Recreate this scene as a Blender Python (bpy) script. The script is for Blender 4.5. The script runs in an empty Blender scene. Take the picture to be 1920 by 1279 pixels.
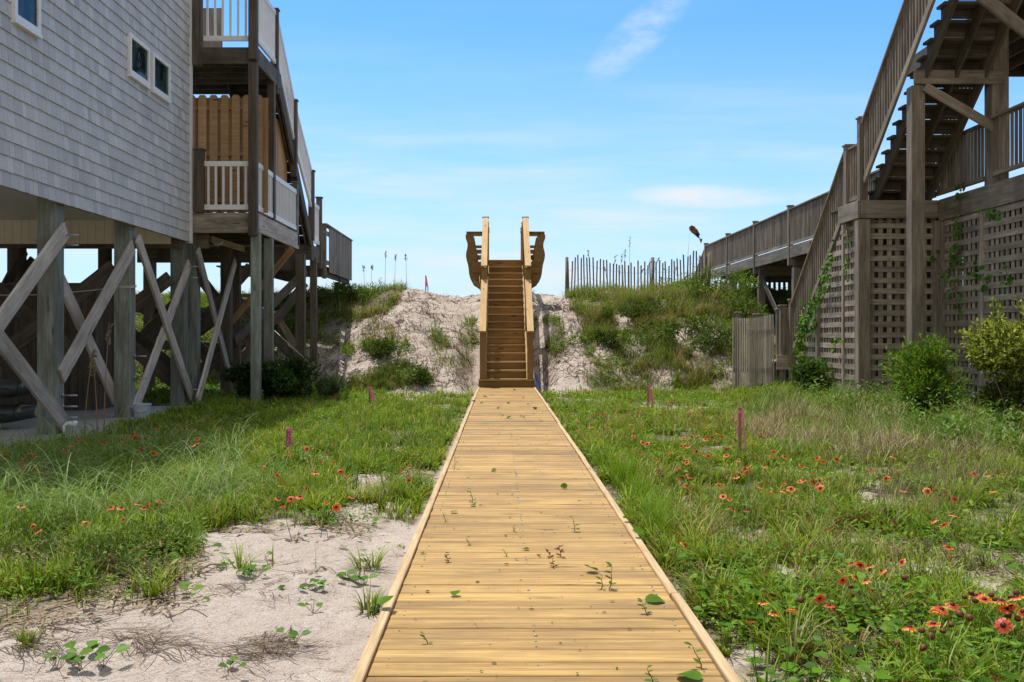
import bpy, bmesh, math, random
import numpy as np
from mathutils import Vector, Matrix
random.seed(7); rng = np.random.default_rng(11)
SC = bpy.context.scene
COL = SC.collection
F = 1850.0; VX, VY = 937.0, 630.0; CZ = 1.26     # focal length and vanishing point in photo pixels, eye height
def YX(x, X): return X*F/(x-VX)                  # depth at which the plane X=const shows at column x
def XY(x, Y): return (x-VX)*Y/F
def ZY(y, Y): return CZ+(VY-y)*Y/F
def PX(x, y, X):
    Y = YX(x, X); return Vector((X, Y, ZY(y, Y)))
def PY(x, y, Y): return Vector((XY(x, Y), Y, ZY(y, Y)))

# ------------------------------------------------------------------ noise / terrain
def _hash(ix, iy, seed):
    h = (ix.astype(np.int64)*374761393 + iy.astype(np.int64)*668265263 + seed*974711) & 0xffffffff
    h = ((h ^ (h >> 13))*1274126177) & 0xffffffff
    return ((h ^ (h >> 16)) & 0xffff)/65535.0
def vnoise(x, y, seed=0):
    x = np.asarray(x, float); y = np.asarray(y, float)
    ix = np.floor(x); iy = np.floor(y); fx = x-ix; fy = y-iy
    fx = fx*fx*(3-2*fx); fy = fy*fy*(3-2*fy)
    a = _hash(ix, iy, seed); b = _hash(ix+1, iy, seed); c = _hash(ix, iy+1, seed); d = _hash(ix+1, iy+1, seed)
    return (a*(1-fx)+b*fx)*(1-fy)+(c*(1-fx)+d*fx)*fy
def fbm(x, y, seed=0, o=4):
    s = 0; a = .5; t = 0
    for i in range(o):
        s = s+a*vnoise(np.asarray(x)*2**i, np.asarray(y)*2**i, seed+i*17); t += a; a *= .5
    return s/t
def sstep(a, b, v):
    t = np.clip((np.asarray(v, float)-a)/(b-a), 0, 1); return t*t*(3-2*t)
DZ0 = .10
def H(x, y):
    x = np.asarray(x, float); y = np.asarray(y, float)
    z = .07*(fbm(x*.6, y*.6, 3)-.5)+.035*(fbm(x*2.3, y*2.3, 9)-.5)
    z = z+.16*sstep(3.8, 6.0, x)*sstep(12, 16, y)
    y0 = 21.3+1.2*(fbm(x*.35, x*0+2.2, 5)-.5)*2
    y1 = 29.6+1.0*(fbm(x*.4, x*0+7.7, 6)-.5)*2
    sh_ = sstep(5.2, 7.2, x)*(1-sstep(18, 26, x)); y0 = y0+3.4*sh_; y1 = y1+5.0*sh_
    s = np.clip((y-y0)/(y1-y0), 0, 1); s = 1-(1-s)**1.7; s = s*s*(3-2*s)*.35+s*.65
    s = s*sstep(0, 1.2, y-y0)
    hc = 2.32+.34*np.exp(-((x+2.5)/1.3)**2)+.22*sstep(1.8, 3.2, x)+.5*(fbm(x*.45, y*.45, 8)-.5)
    hc = hc-.0*x
    back = 1-sstep(36, 60, y)
    z = z+hc*s*back+s*.32*(fbm(x*1.3, y*1.3, 12)-.5)*back+s*.10*(fbm(x*4, y*4, 13)-.5)*back
    z = z-sstep(45, 75, y)*2.2+s*back*(.13*(fbm(x*2.2+5, y*2.2, 14, 3)-.5)+.05*(vnoise(x*7, y*7, 15)-.5)+.34*(fbm(x*.75, y*.75, 19, 2)-.5))
    st = DZ0+.1912*(1+(y-22.2)/.308)-.42
    w2 = (1-sstep(.72, 1.25, np.abs(x-.155)))*sstep(21.0, 22.0, y)
    z = z*(1-w2)+np.minimum(z, np.maximum(st, -.03))*w2
    # dips under the walk and under the slab
    w = (1-sstep(.75, 1.1, np.abs(x-.155)))*(1-sstep(21.5, 22.5, y))
    z = z*(1-w)+np.minimum(z, -.03)*w
    sl = sstep(-5.1, -5.4, x)*sstep(8.8, 9.6, y)*(1-sstep(17.5, 18.2, y))
    z = z*(1-sl)+(-.06)*sl
    return z
def Hs(x, y): return float(H(np.array([x]), np.array([y]))[0])
def ground_at(px, py):
    for k in range(1, 900):
        Y = 2.0+k*.04
        if ZY(py, Y) <= Hs(XY(px, Y), Y): return Vector((XY(px, Y), Y, Hs(XY(px, Y), Y)))
    return PY(px, py, 30)

# where the plants grow: areas of bare sand, described on the ground as seen in plan
def in_poly(u, v, P):
    inside = np.zeros(u.shape, bool); n = len(P)
    for i in range(n):
        x1, y1 = P[i]; x2, y2 = P[(i+1) % n]
        c = ((y1 > v) != (y2 > v)) & (u < (x2-x1)*(v-y1)/(y2-y1+1e-9)+x1)
        inside ^= c
    return inside
SAND = [
 [(-400,1190),(60,1165),(150,1120),(345,1110),(330,1040),(430,985),(560,1000),(640,985),(760,960),(800,985),(690,1300),(560,1700),(-400,1700)],
 [(608,690),(640,625),(690,600),(735,580),(758,545),(790,525),(850,530),(908,545),(908,742),(785,738),(770,712),(690,700),(640,702)],
 [(1000,545),(1058,550),(1085,600),(1094,650),(1105,690),(1112,722),(1095,738),(1000,740)],
 [(1140,585),(1172,578),(1212,640),(1215,662),(1180,655)],
 [(1290,610),(1335,600),(1345,640),(1300,640)],
]
VEGSPOT = [(706,652,36,46),(735,690,40,26),(825,640,24,24),(788,714,30,20),(822,680,20,18),(880,630,22,34),(868,680,24,26),(1045,640,22,46),
           (650,655,14,16),(760,640,14,12),(1030,600,18,14),(95,1195,60,28),(470,1075,24,8),(600,1070,40,8),(690,1090,40,18)]
BARE = [(1445,1212,46,26),(1485,1090,66,24),(1560,1040,46,12),(1262,978,20,16),(1655,955,70,20),(1478,926,34,12),(1395,1000,44,14),
        (1760,1075,70,16),(1880,1095,50,18),(1310,960,40,12),(1500,1170,60,10),(440,862,40,10),(590,855,30,8),(560,815,30,6),(1640,900,40,8),
        (560,985,60,14),(1190,655,24,20),(1290,628,26,16),(1335,655,20,10),(1238,605,20,10),(1165,600,22,14),(1130,650,20,24),(700,965,50,10),(1600,1260,50,12),(800,738,90,9),(1460,735,20,6)]
def veg(x, y):
    x = np.asarray(x, float); y = np.asarray(y, float); z = H(x, y)
    yy = np.maximum(y, 1.0); u = VX+x*F/yy; v = VY-(z-CZ)*F/yy
    k = np.clip((v-560)/500, .12, 1.2)
    nu = (fbm(x*1.7, y*1.7, 31)-.5)*2; nv = (fbm(x*1.7, y*1.7, 77)-.5)*2
    n2 = (fbm(x*6, y*6, 41)-.5)*2; n3 = (fbm(x*6, y*6, 47)-.5)*2
    u2 = u+nu*80*k+n2*75*k; v2 = v+nv*40*k+n3*42*k
    g = np.ones(x.shape)
    offs = [((fbm(x*q+s, y*q, 500+s, 3)-.5)*2, (fbm(x*q, y*q+s, 600+s, 3)-.5)*2) for q, s in ((1.2, 1), (2.5, 2), (5, 3), (10, 4), (3.5, 5))]
    for P in SAND:
        acc = 0
        for (a, b), am in zip(offs, (150, 130, 110, 90, 150)): acc = acc+in_poly(u+(nu*50+a*am)*k, v+(nv*25+b*am*.5)*k, P)
        g = np.minimum(g, 1-.93*(acc/5.0)**.8)
    for cx, cy, rx, ry in VEGSPOT:
        e = ((u2-cx)/rx)**2+((v2-cy)/ry)**2; g = np.maximum(g, np.clip(1.3-e, 0, 1)*.85)
    for cx, cy, rx, ry in BARE:
        e = ((u2-cx)/rx)**2+((v2-cy)/ry)**2; g = np.where(e < 1, np.minimum(g, .12), g)
    p = fbm(x*.9, y*.9, 55)
    p2 = fbm(x*2.1, y*2.1, 57, 3); g = g*np.clip(.55+1.9*(p-.36), .22, 1.0)*np.where(x > .7, np.clip(1.1-2.6*np.clip(p2-.54, 0, 1)*(1-sstep(13, 17, y)), .25, 1), 1)
    g = np.where((np.abs(x-.155) < .74) & (y < 22.4), 0, g)
    g = np.where((np.abs(x-.155) < .62) & (y < 27.5), 0, g)
    g = np.where((x < -5.25-.25*nu) & (y > 9.0) & (y < 17.7), 0, g)
    return g

# ------------------------------------------------------------------ materials
def new_mat(name):
    m = bpy.data.materials.new(name); m.use_nodes = True
    nt = m.node_tree; return m, nt, nt.nodes, nt.links, nt.nodes['Principled BSDF']
def N(nt, t, **kw):
    n = nt.nodes.new(t)
    for k, v in kw.items():
        if k in n.inputs.keys(): n.inputs[k].default_value = v
        else: setattr(n, k, v)
    return n
def mixc(nt, fac, a, b, mode='MIX'):
    n = nt.nodes.new('ShaderNodeMix'); n.data_type = 'RGBA'; n.blend_type = mode
    for s, v in ((0, fac), (6, a), (7, b)):
        if isinstance(v, (int, float)): n.inputs[s].default_value = v
        elif isinstance(v, tuple): n.inputs[s].default_value = v if len(v) == 4 else v+(1,)
        else: nt.links.new(v, n.inputs[s])
    return n.outputs[2]
def ramp(nt, src, stops):
    r = nt.nodes.new('ShaderNodeValToRGB'); nt.links.new(src, r.inputs[0])
    e = r.color_ramp.elements
    while len(e) < len(stops): e.new(.5)
    for i, (p, c) in enumerate(stops):
        e[i].position = p; e[i].color = (c, c, c, 1) if isinstance(c, (int, float)) else c+(1,)
    return r.outputs[0]
def mathn(nt, op, a, b=None):
    n = nt.nodes.new('ShaderNodeMath'); n.operation = op
    for i, v in enumerate((a, b)):
        if v is None: continue
        if isinstance(v, (int, float)): n.inputs[i].default_value = v
        else: nt.links.new(v, n.inputs[i])
    return n.outputs[0]
def gnoise(nt, vec, sc, scale, detail=4, rough=.6):
    mp = N(nt, 'ShaderNodeMapping'); mp.inputs['Scale'].default_value = sc; nt.links.new(vec, mp.inputs[0])
    n = N(nt, 'ShaderNodeTexNoise', Scale=scale, Detail=detail, Roughness=rough); nt.links.new(mp.outputs[0], n.inputs['Vector'])
    return n.outputs['Fac']
def wood(name, base, dark, light, grain=.6, knots=.6, rough=.75, blotch=None, bl=.5, mould=0, bump=.25, spec=.3, mcol=(.035, .033, .024), fine=1.0, streak=0):
    m, nt, nd, lk, b = new_mat(name)
    at = N(nt, 'ShaderNodeAttribute', attribute_name='gco'); v = at.outputs['Vector']
    tn = N(nt, 'ShaderNodeAttribute', attribute_name='tint')
    n1 = gnoise(nt, v, (.9, 11*fine, 11*fine), 1.6, 5, .65); n2 = gnoise(nt, v, (2.2, 60*fine, 60*fine), 1.5, 3, .6)
    c = mixc(nt, ramp(nt, n1, [(.36, 0), (.66, 1)]), dark, light)
    c = mixc(nt, 1-grain, c, base)
    s = ramp(nt, n2, [(.3, .55), (.6, 1.0)])
    c = mixc(nt, grain*.9, c, s, 'MULTIPLY')
    if knots:
        mp = N(nt, 'ShaderNodeMapping'); mp.inputs['Scale'].default_value = (1.6, 7, 7); lk.new(v, mp.inputs[0])
        vo = N(nt, 'ShaderNodeTexVoronoi', Scale=1.0); lk.new(mp.outputs[0], vo.inputs['Vector'])
        kk = ramp(nt, vo.outputs['Distance'], [(.05, 1), (.17, 0)])
        c = mixc(nt, mathn(nt, 'MULTIPLY', kk, knots), c, tuple(x*.35 for x in dark))
    if blotch:
        n3 = gnoise(nt, v, (1.2, 3.0, 3.0), 1.3, 4, .6)
        c = mixc(nt, mathn(nt, 'MULTIPLY', ramp(nt, n3, [(.45, 0), (.68, 1)]), bl), c, blotch)
    if mould:
        tcw = N(nt, 'ShaderNodeTexCoord')
        n4 = gnoise(nt, tcw.outputs['Object'], (1, 1, .35), 2.2, 4, .65)
        c = mixc(nt, mathn(nt, 'MULTIPLY', ramp(nt, n4, [(.47, 0), (.66, 1)]), mould), c, mcol)
    if streak:
        n5 = gnoise(nt, v, (2.6, 75, 75), 1.0, 4, .7); n6 = gnoise(nt, v, (1.5, 4, 4), 1.4, 2, .5)
        f5 = mathn(nt, 'MULTIPLY', ramp(nt, n5, [(.55, 0), (.66, 1)]), ramp(nt, n6, [(.42, .1), (.6, streak)]))
        c = mixc(nt, f5, c, (.13, .075, .028))
    vm = N(nt, 'ShaderNodeVectorMath', operation='SCALE'); lk.new(c, vm.inputs[0]); lk.new(tn.outputs['Fac'], vm.inputs['Scale'])
    lk.new(vm.outputs[0], b.inputs['Base Color']); b.inputs['Roughness'].default_value = rough
    b.inputs['Specular IOR Level'].default_value = spec
    bp = N(nt, 'ShaderNodeBump', Strength=bump, Distance=.004); lk.new(n2, bp.inputs['Height']); lk.new(bp.outputs[0], b.inputs['Normal'])
    return m
def plain(name, col, rough=.5, spec=.5, metal=0, var=.12, scale=6):
    m, nt, nd, lk, b = new_mat(name)
    tc = N(nt, 'ShaderNodeTexCoord'); n = gnoise(nt, tc.outputs['Object'], (1, 1, 1), scale, 4, .6)
    c = mixc(nt, ramp(nt, n, [(.3, 0), (.7, 1)]), tuple(x*(1-var) for x in col), tuple(min(1, x*(1+var)) for x in col))
    lk.new(c, b.inputs['Base Color']); b.inputs['Roughness'].default_value = rough
    b.inputs['Specular IOR Level'].default_value = spec; b.inputs['Metallic'].default_value = metal
    return m
M = {}
M['deck'] = wood('fresh_pine_decking', (.52,.315,.088), (.33,.187,.05), (.625,.41,.138), grain=.8, knots=.9, rough=.62, blotch=(.22,.135,.05), bl=.6, spec=.3, bump=.4, mould=.5, mcol=(.27,.165,.055), fine=1.9, streak=.85)
M['curb'] = wood('fresh_pine_edging', (.57,.41,.22), (.45,.30,.14), (.64,.48,.28), grain=.75, knots=.4)
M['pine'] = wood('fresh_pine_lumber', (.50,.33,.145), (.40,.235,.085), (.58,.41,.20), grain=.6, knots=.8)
M['riser'] = wood('shaded_pine', (.31,.175,.058), (.22,.12,.035), (.36,.22,.085), grain=.6, knots=1)  # pine darkened in colour for the shaded and backlit faces
M['grey'] = wood('weathered_grey_wood', (.30,.24,.17), (.185,.14,.093), (.43,.355,.265), grain=.75, knots=.6, blotch=(.15,.125,.09), bl=.5, mould=.35)
M['dark'] = wood('weathered_shaded_wood', (.14,.11,.08), (.085,.066,.047), (.20,.16,.115), grain=.75, knots=.5, mould=.6)  # weathered tone, also carrying the shade beneath house and stairs
M['brace'] = wood('silvered_brace_wood', (.56,.495,.41), (.36,.305,.235), (.68,.61,.52), grain=.75, knots=.9, blotch=(.2,.17,.14), bl=.5)
M['post'] = wood('green_treated_post', (.26,.30,.25), (.15,.18,.145), (.36,.40,.34), grain=.85, knots=.8, mould=.45, blotch=(.16,.135,.10), bl=.75)
M['mildew'] = wood('mildewed_beam_wood', (.30,.25,.185), (.15,.12,.085), (.42,.36,.28), grain=.75, knots=1, blotch=(.03,.027,.022), bl=.9)
M['cedar'] = wood('cedar_board', (.50,.30,.14), (.38,.205,.085), (.60,.39,.20), grain=.55, knots=1)
M['gate'] = wood('pale_weathered_slat', (.66,.56,.47), (.50,.41,.33), (.74,.65,.56), grain=.8, knots=.3)
M['white'] = plain('white_vinyl', (.78,.77,.74), .45, .4, 0, .05)
M['lattice'] = wood('grey_lattice_wood', (.43,.35,.255), (.27,.21,.145), (.56,.47,.36), grain=.8, knots=.6, mould=.3)
M['trim'] = plain('pale_house_trim', (.72,.71,.69), .5, .4, 0, .06)
M['soffit'] = plain('cream_soffit', (.80,.73,.58), .6, .3, 0, .06)
M['metal'] = plain('galvanised_metal', (.33,.37,.40), .45, .5, .6)
M['pink'] = plain('pink_ribbon', (.80,.16,.30), .55, .3, 0, .15, 20)
M['ink'] = plain('black_ink', (.02,.02,.02), .7, .2)
M['stake'] = wood('stake_wood', (.26,.15,.085), (.18,.09,.05), (.33,.2,.12))
M['fence'] = wood('dark_fence_slat', (.16,.115,.08), (.095,.068,.047), (.24,.185,.135), mould=.3)
M['concrete'] = plain('concrete', (.36,.335,.31), .85, .2, 0, .18, 3)
M['rope'] = plain('pale_rope', (.55,.52,.46), .8)
M['plastic'] = plain('pale_blue_plastic', (.42,.48,.52), .5)
M['pvc'] = plain('white_pipe', (.75,.76,.77), .4)
M['blue'] = plain('blue_plastic', (.02,.06,.30), .4)
M['orange'] = plain('orange_strap', (.6,.28,.03), .6)
M['black'] = plain('black_rubber', (.02,.02,.02), .6)
M['sticker'] = plain('blue_sticker', (.03,.08,.16), .4)
M['roof'] = plain('grey_roof_shingle', (.14,.14,.14), .9)
def mat_shingle():
    m, nt, nd, lk, b = new_mat('grey_vinyl_shingle')
    at = N(nt, 'ShaderNodeAttribute', attribute_name='gco'); tn = N(nt, 'ShaderNodeAttribute', attribute_name='tint')
    n = gnoise(nt, at.outputs['Vector'], (30, 3, 3), 1.2, 4, .6); tc = N(nt, 'ShaderNodeTexCoord')
    n2 = gnoise(nt, tc.outputs['Object'], (.5, .5, .3), 1.3, 4, .6)
    c = mixc(nt, n, (.49, .475, .452), (.585, .57, .545))
    c = mixc(nt, ramp(nt, n2, [(.4, 0), (.7, .5)]), c, (.44, .435, .42))
    vm = N(nt, 'ShaderNodeVectorMath', operation='SCALE'); lk.new(c, vm.inputs[0]); lk.new(tn.outputs['Fac'], vm.inputs['Scale'])
    lk.new(vm.outputs[0], b.inputs['Base Color']); b.inputs['Roughness'].default_value = .65; b.inputs['Specular IOR Level'].default_value = .3
    bp = N(nt, 'ShaderNodeBump', Strength=.2, Distance=.004); lk.new(n, bp.inputs['Height']); lk.new(bp.outputs[0], b.inputs['Normal'])
    return m
M['shingle'] = mat_shingle()
def mat_glass():
    m, nt, nd, lk, b = new_mat('dark_window_glass')
    tc = N(nt, 'ShaderNodeTexCoord'); n = gnoise(nt, tc.outputs['Object'], (1, 1.5, .7), 3.5, 3, .6)
    c = mixc(nt, ramp(nt, n, [(.42, 0), (.62, 1)]), (.006, .012, .011), (.03, .065, .05))
    lk.new(c, b.inputs['Base Color']); b.inputs['Roughness'].default_value = .08; b.inputs['Specular IOR Level'].default_value = .22
    return m
M['glass'] = mat_glass()
def mat_sand():
    m, nt, nd, lk, b = new_mat('beach_sand')
    tc = N(nt, 'ShaderNodeTexCoord'); o = tc.outputs['Object']
    vg = N(nt, 'ShaderNodeAttribute', attribute_name='veg')
    n1 = gnoise(nt, o, (1, 1, 1), 1.1, 6, .62); n2 = gnoise(nt, o, (1, 1, 1), 9, 6, .7); n3 = gnoise(nt, o, (1, 1, 1), 130, 3, .7)
    c = mixc(nt, ramp(nt, n1, [(.35, 0), (.65, 1)]), (.53, .445, .375), (.645, .56, .485))
    c = mixc(nt, ramp(nt, n2, [(.30, .45), (.47, 0)]), c, (.29, .215, .165))
    c = mixc(nt, ramp(nt, n3, [(.35, .55), (.52, 0)]), c, (.24, .18, .14))
    n4 = gnoise(nt, o, (1, 1, 1), 45, 2, .5); c = mixc(nt, ramp(nt, n4, [(.27, .8), (.33, 0)]), c, (.09, .065, .045))
    thatch_shade = mixc(nt, ramp(nt, n2, [(.38, 0), (.6, 1)]), (.06, .06, .02), (.31, .235, .14))
    thatch_shade = mixc(nt, ramp(nt, vg.outputs['Fac'], [(.55, 0), (.95, .75)]), thatch_shade, (.045, .05, .016))  # darker under dense growth, standing in for shadow between clumps
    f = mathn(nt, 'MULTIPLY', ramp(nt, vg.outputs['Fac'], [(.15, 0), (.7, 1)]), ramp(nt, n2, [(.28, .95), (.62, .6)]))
    c = mixc(nt, f, c, thatch_shade)
    lk.new(c, b.inputs['Base Color']); b.inputs['Roughness'].default_value = .95; b.inputs['Specular IOR Level'].default_value = .1
    h = mathn(nt, 'ADD', mathn(nt, 'MULTIPLY', n2, 1.0), mathn(nt, 'MULTIPLY', n3, .12))
    bp = N(nt, 'ShaderNodeBump', Strength=1.0, Distance=.07); lk.new(h, bp.inputs['Height']); lk.new(bp.outputs[0], b.inputs['Normal'])
    return m
M['sand'] = mat_sand()
def mat_leaf(name, trans=.4, gloss=.03, tcol=(1.15, 1.25, .6)):
    m = bpy.data.materials.new(name); m.use_nodes = True; nt = m.node_tree; nt.nodes.clear()
    at = N(nt, 'ShaderNodeAttribute', attribute_name='col')
    d = N(nt, 'ShaderNodeBsdfDiffuse'); t = N(nt, 'ShaderNodeBsdfTranslucent'); g = N(nt, 'ShaderNodeBsdfGlossy', Roughness=.45)
    tc = mixc(nt, 1.0, at.outputs['Color'], tcol, 'MULTIPLY')
    nt.links.new(at.outputs['Color'], d.inputs['Color']); nt.links.new(tc, t.inputs['Color'])
    g.inputs['Color'].default_value = (.9, .95, .9, 1)
    a = N(nt, 'ShaderNodeMixShader'); a.inputs[0].default_value = trans; nt.links.new(d.outputs[0], a.inputs[1]); nt.links.new(t.outputs[0], a.inputs[2])
    b = N(nt, 'ShaderNodeMixShader'); b.inputs[0].default_value = gloss; nt.links.new(a.outputs[0], b.inputs[1]); nt.links.new(g.outputs[0], b.inputs[2])
    o = N(nt, 'ShaderNodeOutputMaterial'); nt.links.new(b.outputs[0], o.inputs[0]); return m
M['leaf'] = mat_leaf('green_leaf', .32, .010, (1.2, 1.25, .4))
M['blade'] = mat_leaf('grass_blade', .34, .012, (1.2, 1.25, .4))
M['petal'] = mat_leaf('flower_petal', .3, .02, (1.1, 1.0, .9))
M['dry'] = mat_leaf('dry_stalk', .15, .02, (1, 1, 1))

# ------------------------------------------------------------------ building helpers
class MB:
    def __init__(s): s.v = []; s.f = []; s.g = []; s.t = []; s.m = []; s.sm = []
    def _add(s, vs, fs, gs, tint, mi=0, smooth=False):
        o = len(s.v); s.v += [tuple(v) for v in vs]; s.g += gs; s.t += [tint]*len(vs)
        s.f += [tuple(o+i for i in f) for f in fs]; s.m += [mi]*len(fs); s.sm += [smooth]*len(fs)
    def axbox(s, c, ax, ay, az, mi=0, tint=None):
        c = Vector(c); ax, ay, az = Vector(ax), Vector(ay), Vector(az)
        if ax.cross(ay).dot(az) < 0: az = -az
        tint = random.uniform(.72, 1.2) if tint is None else tint
        L = sorted([(ax.length, 0), (ay.length, 1), (az.length, 2)], reverse=True); order = [i for _, i in L]
        ro = (random.uniform(0, 50), random.uniform(0, 50), random.uniform(0, 50)); ln = (ax.length, ay.length, az.length)
        vs = []; gs = []
        for i in (-1, 1):
            for j in (-1, 1):
                for k in (-1, 1):
                    vs.append(c+ax*i+ay*j+az*k); q = (i*ln[0], j*ln[1], k*ln[2])
                    gs.append((q[order[0]]+ro[0], q[order[1]]+ro[1], q[order[2]]+ro[2]))
        fs = [(0,1,3,2),(4,6,7,5),(0,4,5,1),(2,3,7,6),(0,2,6,4),(1,5,7,3)]
        s._add(vs, fs, gs, tint, mi)
    def box(s, x0, x1, y0, y1, z0, z1, mi=0, tint=None):
        s.axbox(((x0+x1)/2, (y0+y1)/2, (z0+z1)/2), (abs(x1-x0)/2, 0, 0), (0, abs(y1-y0)/2, 0), (0, 0, abs(z1-z0)/2), mi, tint)
    def bar(s, p0, p1, w, t, up=(0, 0, 1), mi=0, tint=None):
        p0, p1 = Vector(p0), Vector(p1); d = (p1-p0); a = d.normalized(); up = Vector(up)
        if abs(a.dot(up)) > .98: up = Vector((0, 1, 0))
        side = a.cross(up).normalized(); u = side.cross(a).normalized()
        s.axbox((p0+p1)/2, d/2, side*w/2, u*t/2, mi, tint)
    def prism(s, poly, axis, a0, a1, mi=0, tint=None):
        # poly of 2-D points; axis 'x': points are (y,z), 'y': (x,z), 'z': (x,y)
        tint = random.uniform(.85, 1.1) if tint is None else tint
        def P(p, a): return (a, p[0], p[1]) if axis == 'x' else (p[0], a, p[1]) if axis == 'y' else (p[0], p[1], a)
        n = len(poly); vs = [P(p, a0) for p in poly]+[P(p, a1) for p in poly]
        fs = [tuple(range(n))[::-1], tuple(range(n, 2*n))]+[(i, (i+1) % n, n+(i+1) % n, n+i) for i in range(n)]
        q = [(v[1], v[2], v[0]) for v in vs] if axis == 'x' else [(v[0], v[2], v[1]) for v in vs]
        s._add(vs, fs, q, tint, mi)
    def tube(s, pts, r, n=8, mi=0, tint=1.0, cap=True, smooth=True):
        pts = [Vector(p) for p in pts]; rs = r if isinstance(r, (list, tuple)) else [r]*len(pts)
        vs = []; gs = []; L = 0
        for i, p in enumerate(pts):
            d = (pts[min(i+1, len(pts)-1)]-pts[max(i-1, 0)]).normalized()
            u = Vector((0, 0, 1)) if abs(d.z) < .9 else Vector((0, 1, 0))
            a = d.cross(u).normalized(); b = a.cross(d)
            if i: L += (p-pts[i-1]).length
            for k in range(n):
                th = 2*math.pi*k/n; vs.append(p+(a*math.cos(th)+b*math.sin(th))*rs[i]); gs.append((L, math.cos(th)*rs[i], math.sin(th)*rs[i]))
        fs = [(i*n+k, i*n+(k+1) % n, (i+1)*n+(k+1) % n, (i+1)*n+k) for i in range(len(pts)-1) for k in range(n)]
        if cap: fs += [tuple(range(n))[::-1], tuple(range((len(pts)-1)*n, len(pts)*n))]
        s._add(vs, fs, gs, tint, mi, smooth)
    def build(s, name, mat, parent=None, bevel=0):
        root = parent
        while root is not None and root.parent is not None: root = root.parent
        off = Vector(root.location) if root is not None else Vector((0, 0, 0))
        me = bpy.data.meshes.new(name)
        if root is None:
            lo = Vector((min(v[0] for v in s.v), min(v[1] for v in s.v), min(v[2] for v in s.v)))
            hi = Vector((max(v[0] for v in s.v), max(v[1] for v in s.v), max(v[2] for v in s.v)))
            off = Vector(((lo.x+hi.x)/2, (lo.y+hi.y)/2, lo.z))
        me.from_pydata([tuple(Vector(v)-off) for v in s.v], [], s.f)
        me.attributes.new('gco', 'FLOAT_VECTOR', 'POINT').data.foreach_set('vector', [c for g in s.g for c in g])
        me.attributes.new('tint', 'FLOAT', 'POINT').data.foreach_set('value', s.t)
        for mm in (mat if isinstance(mat, (list, tuple)) else [mat]): me.materials.append(mm)
        me.polygons.foreach_set('material_index', s.m); me.polygons.foreach_set('use_smooth', s.sm); me.update()
        o = bpy.data.objects.new(name, me); COL.objects.link(o)
        if parent is not None: o.parent = parent
        else: o.location = off
        if bevel:
            b = o.modifiers.new('edge', 'BEVEL'); b.width = bevel; b.segments = 1; b.limit_method = 'ANGLE'
        return o
def tag(o, label=None, cat=None, group=None, kind=None):
    if label: o['label'] = label
    if cat: o['category'] = cat
    if group: o['group'] = group
    if kind: o['kind'] = kind
    return o
def thing(name, label, cat, loc, group=None):
    o = bpy.data.objects.new(name, None); COL.objects.link(o); o.location = loc; o.empty_display_size = .2
    return tag(o, label, cat, group)
def copy_tree(o, parent=None):
    c = o.copy(); COL.objects.link(c); c.parent = parent
    for ch in list(o.children): copy_tree(ch, c)
    return c
def one(name, mat, parent, fn, bevel=0):
    mb = MB(); fn(mb); return mb.build(name, mat, parent, bevel)
def np_mesh(name, V, faces, k, colors, mat, parent=None, smooth=False):
    me = bpy.data.meshes.new(name); V = np.ascontiguousarray(V, np.float32); nf = len(faces)
    me.vertices.add(len(V)); me.vertices.foreach_set('co', V.ravel())
    me.loops.add(nf*k); me.loops.foreach_set('vertex_index', np.ascontiguousarray(faces, np.int32).ravel())
    me.polygons.add(nf); me.polygons.foreach_set('loop_start', np.arange(0, nf*k, k, dtype=np.int32))
    if smooth: me.polygons.foreach_set('use_smooth', np.ones(nf, bool))
    if colors is not None:
        c4 = np.ones((len(V), 4), np.float32); c4[:, :3] = colors
        me.attributes.new('col', 'FLOAT_COLOR', 'POINT').data.foreach_set('color', c4.ravel())
    me.materials.append(mat); me.update(calc_edges=True)
    o = bpy.data.objects.new(name, me); COL.objects.link(o)
    if parent is not None: o.parent = parent
    return o
# n blades of grass as strips
def blades(x, y, z, length, width, az, lean, bend, cb, ct, seg=2, zoff=0):
    n = len(x); V = np.zeros((n, 2*(seg+1), 3)); C = np.zeros((n, 2*(seg+1), 3))
    dx, dy = np.cos(az), np.sin(az); sx, sy = -dy, dx
    px = x.copy(); py = y.copy(); pz = z.copy()-.01+zoff; ang = lean.copy()
    for i in range(seg+1):
        t = i/seg; w = width*(1-.82*t**1.5)*.5
        V[:, 2*i] = np.stack([px-sx*w, py-sy*w, pz], 1); V[:, 2*i+1] = np.stack([px+sx*w, py+sy*w, pz], 1)
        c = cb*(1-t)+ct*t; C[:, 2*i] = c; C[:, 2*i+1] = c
        st = length/seg
        px = px+dx*np.sin(ang)*st; py = py+dy*np.sin(ang)*st; pz = pz+np.cos(ang)*st; ang = ang+bend/seg
    base = (np.arange(n)*2*(seg+1))[:, None, None]
    q = np.array([[2*i, 2*i+1, 2*i+3, 2*i+2] for i in range(seg)])[None]
    return V.reshape(-1, 3), (base+q).reshape(-1, 4), C.reshape(-1, 3)
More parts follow.
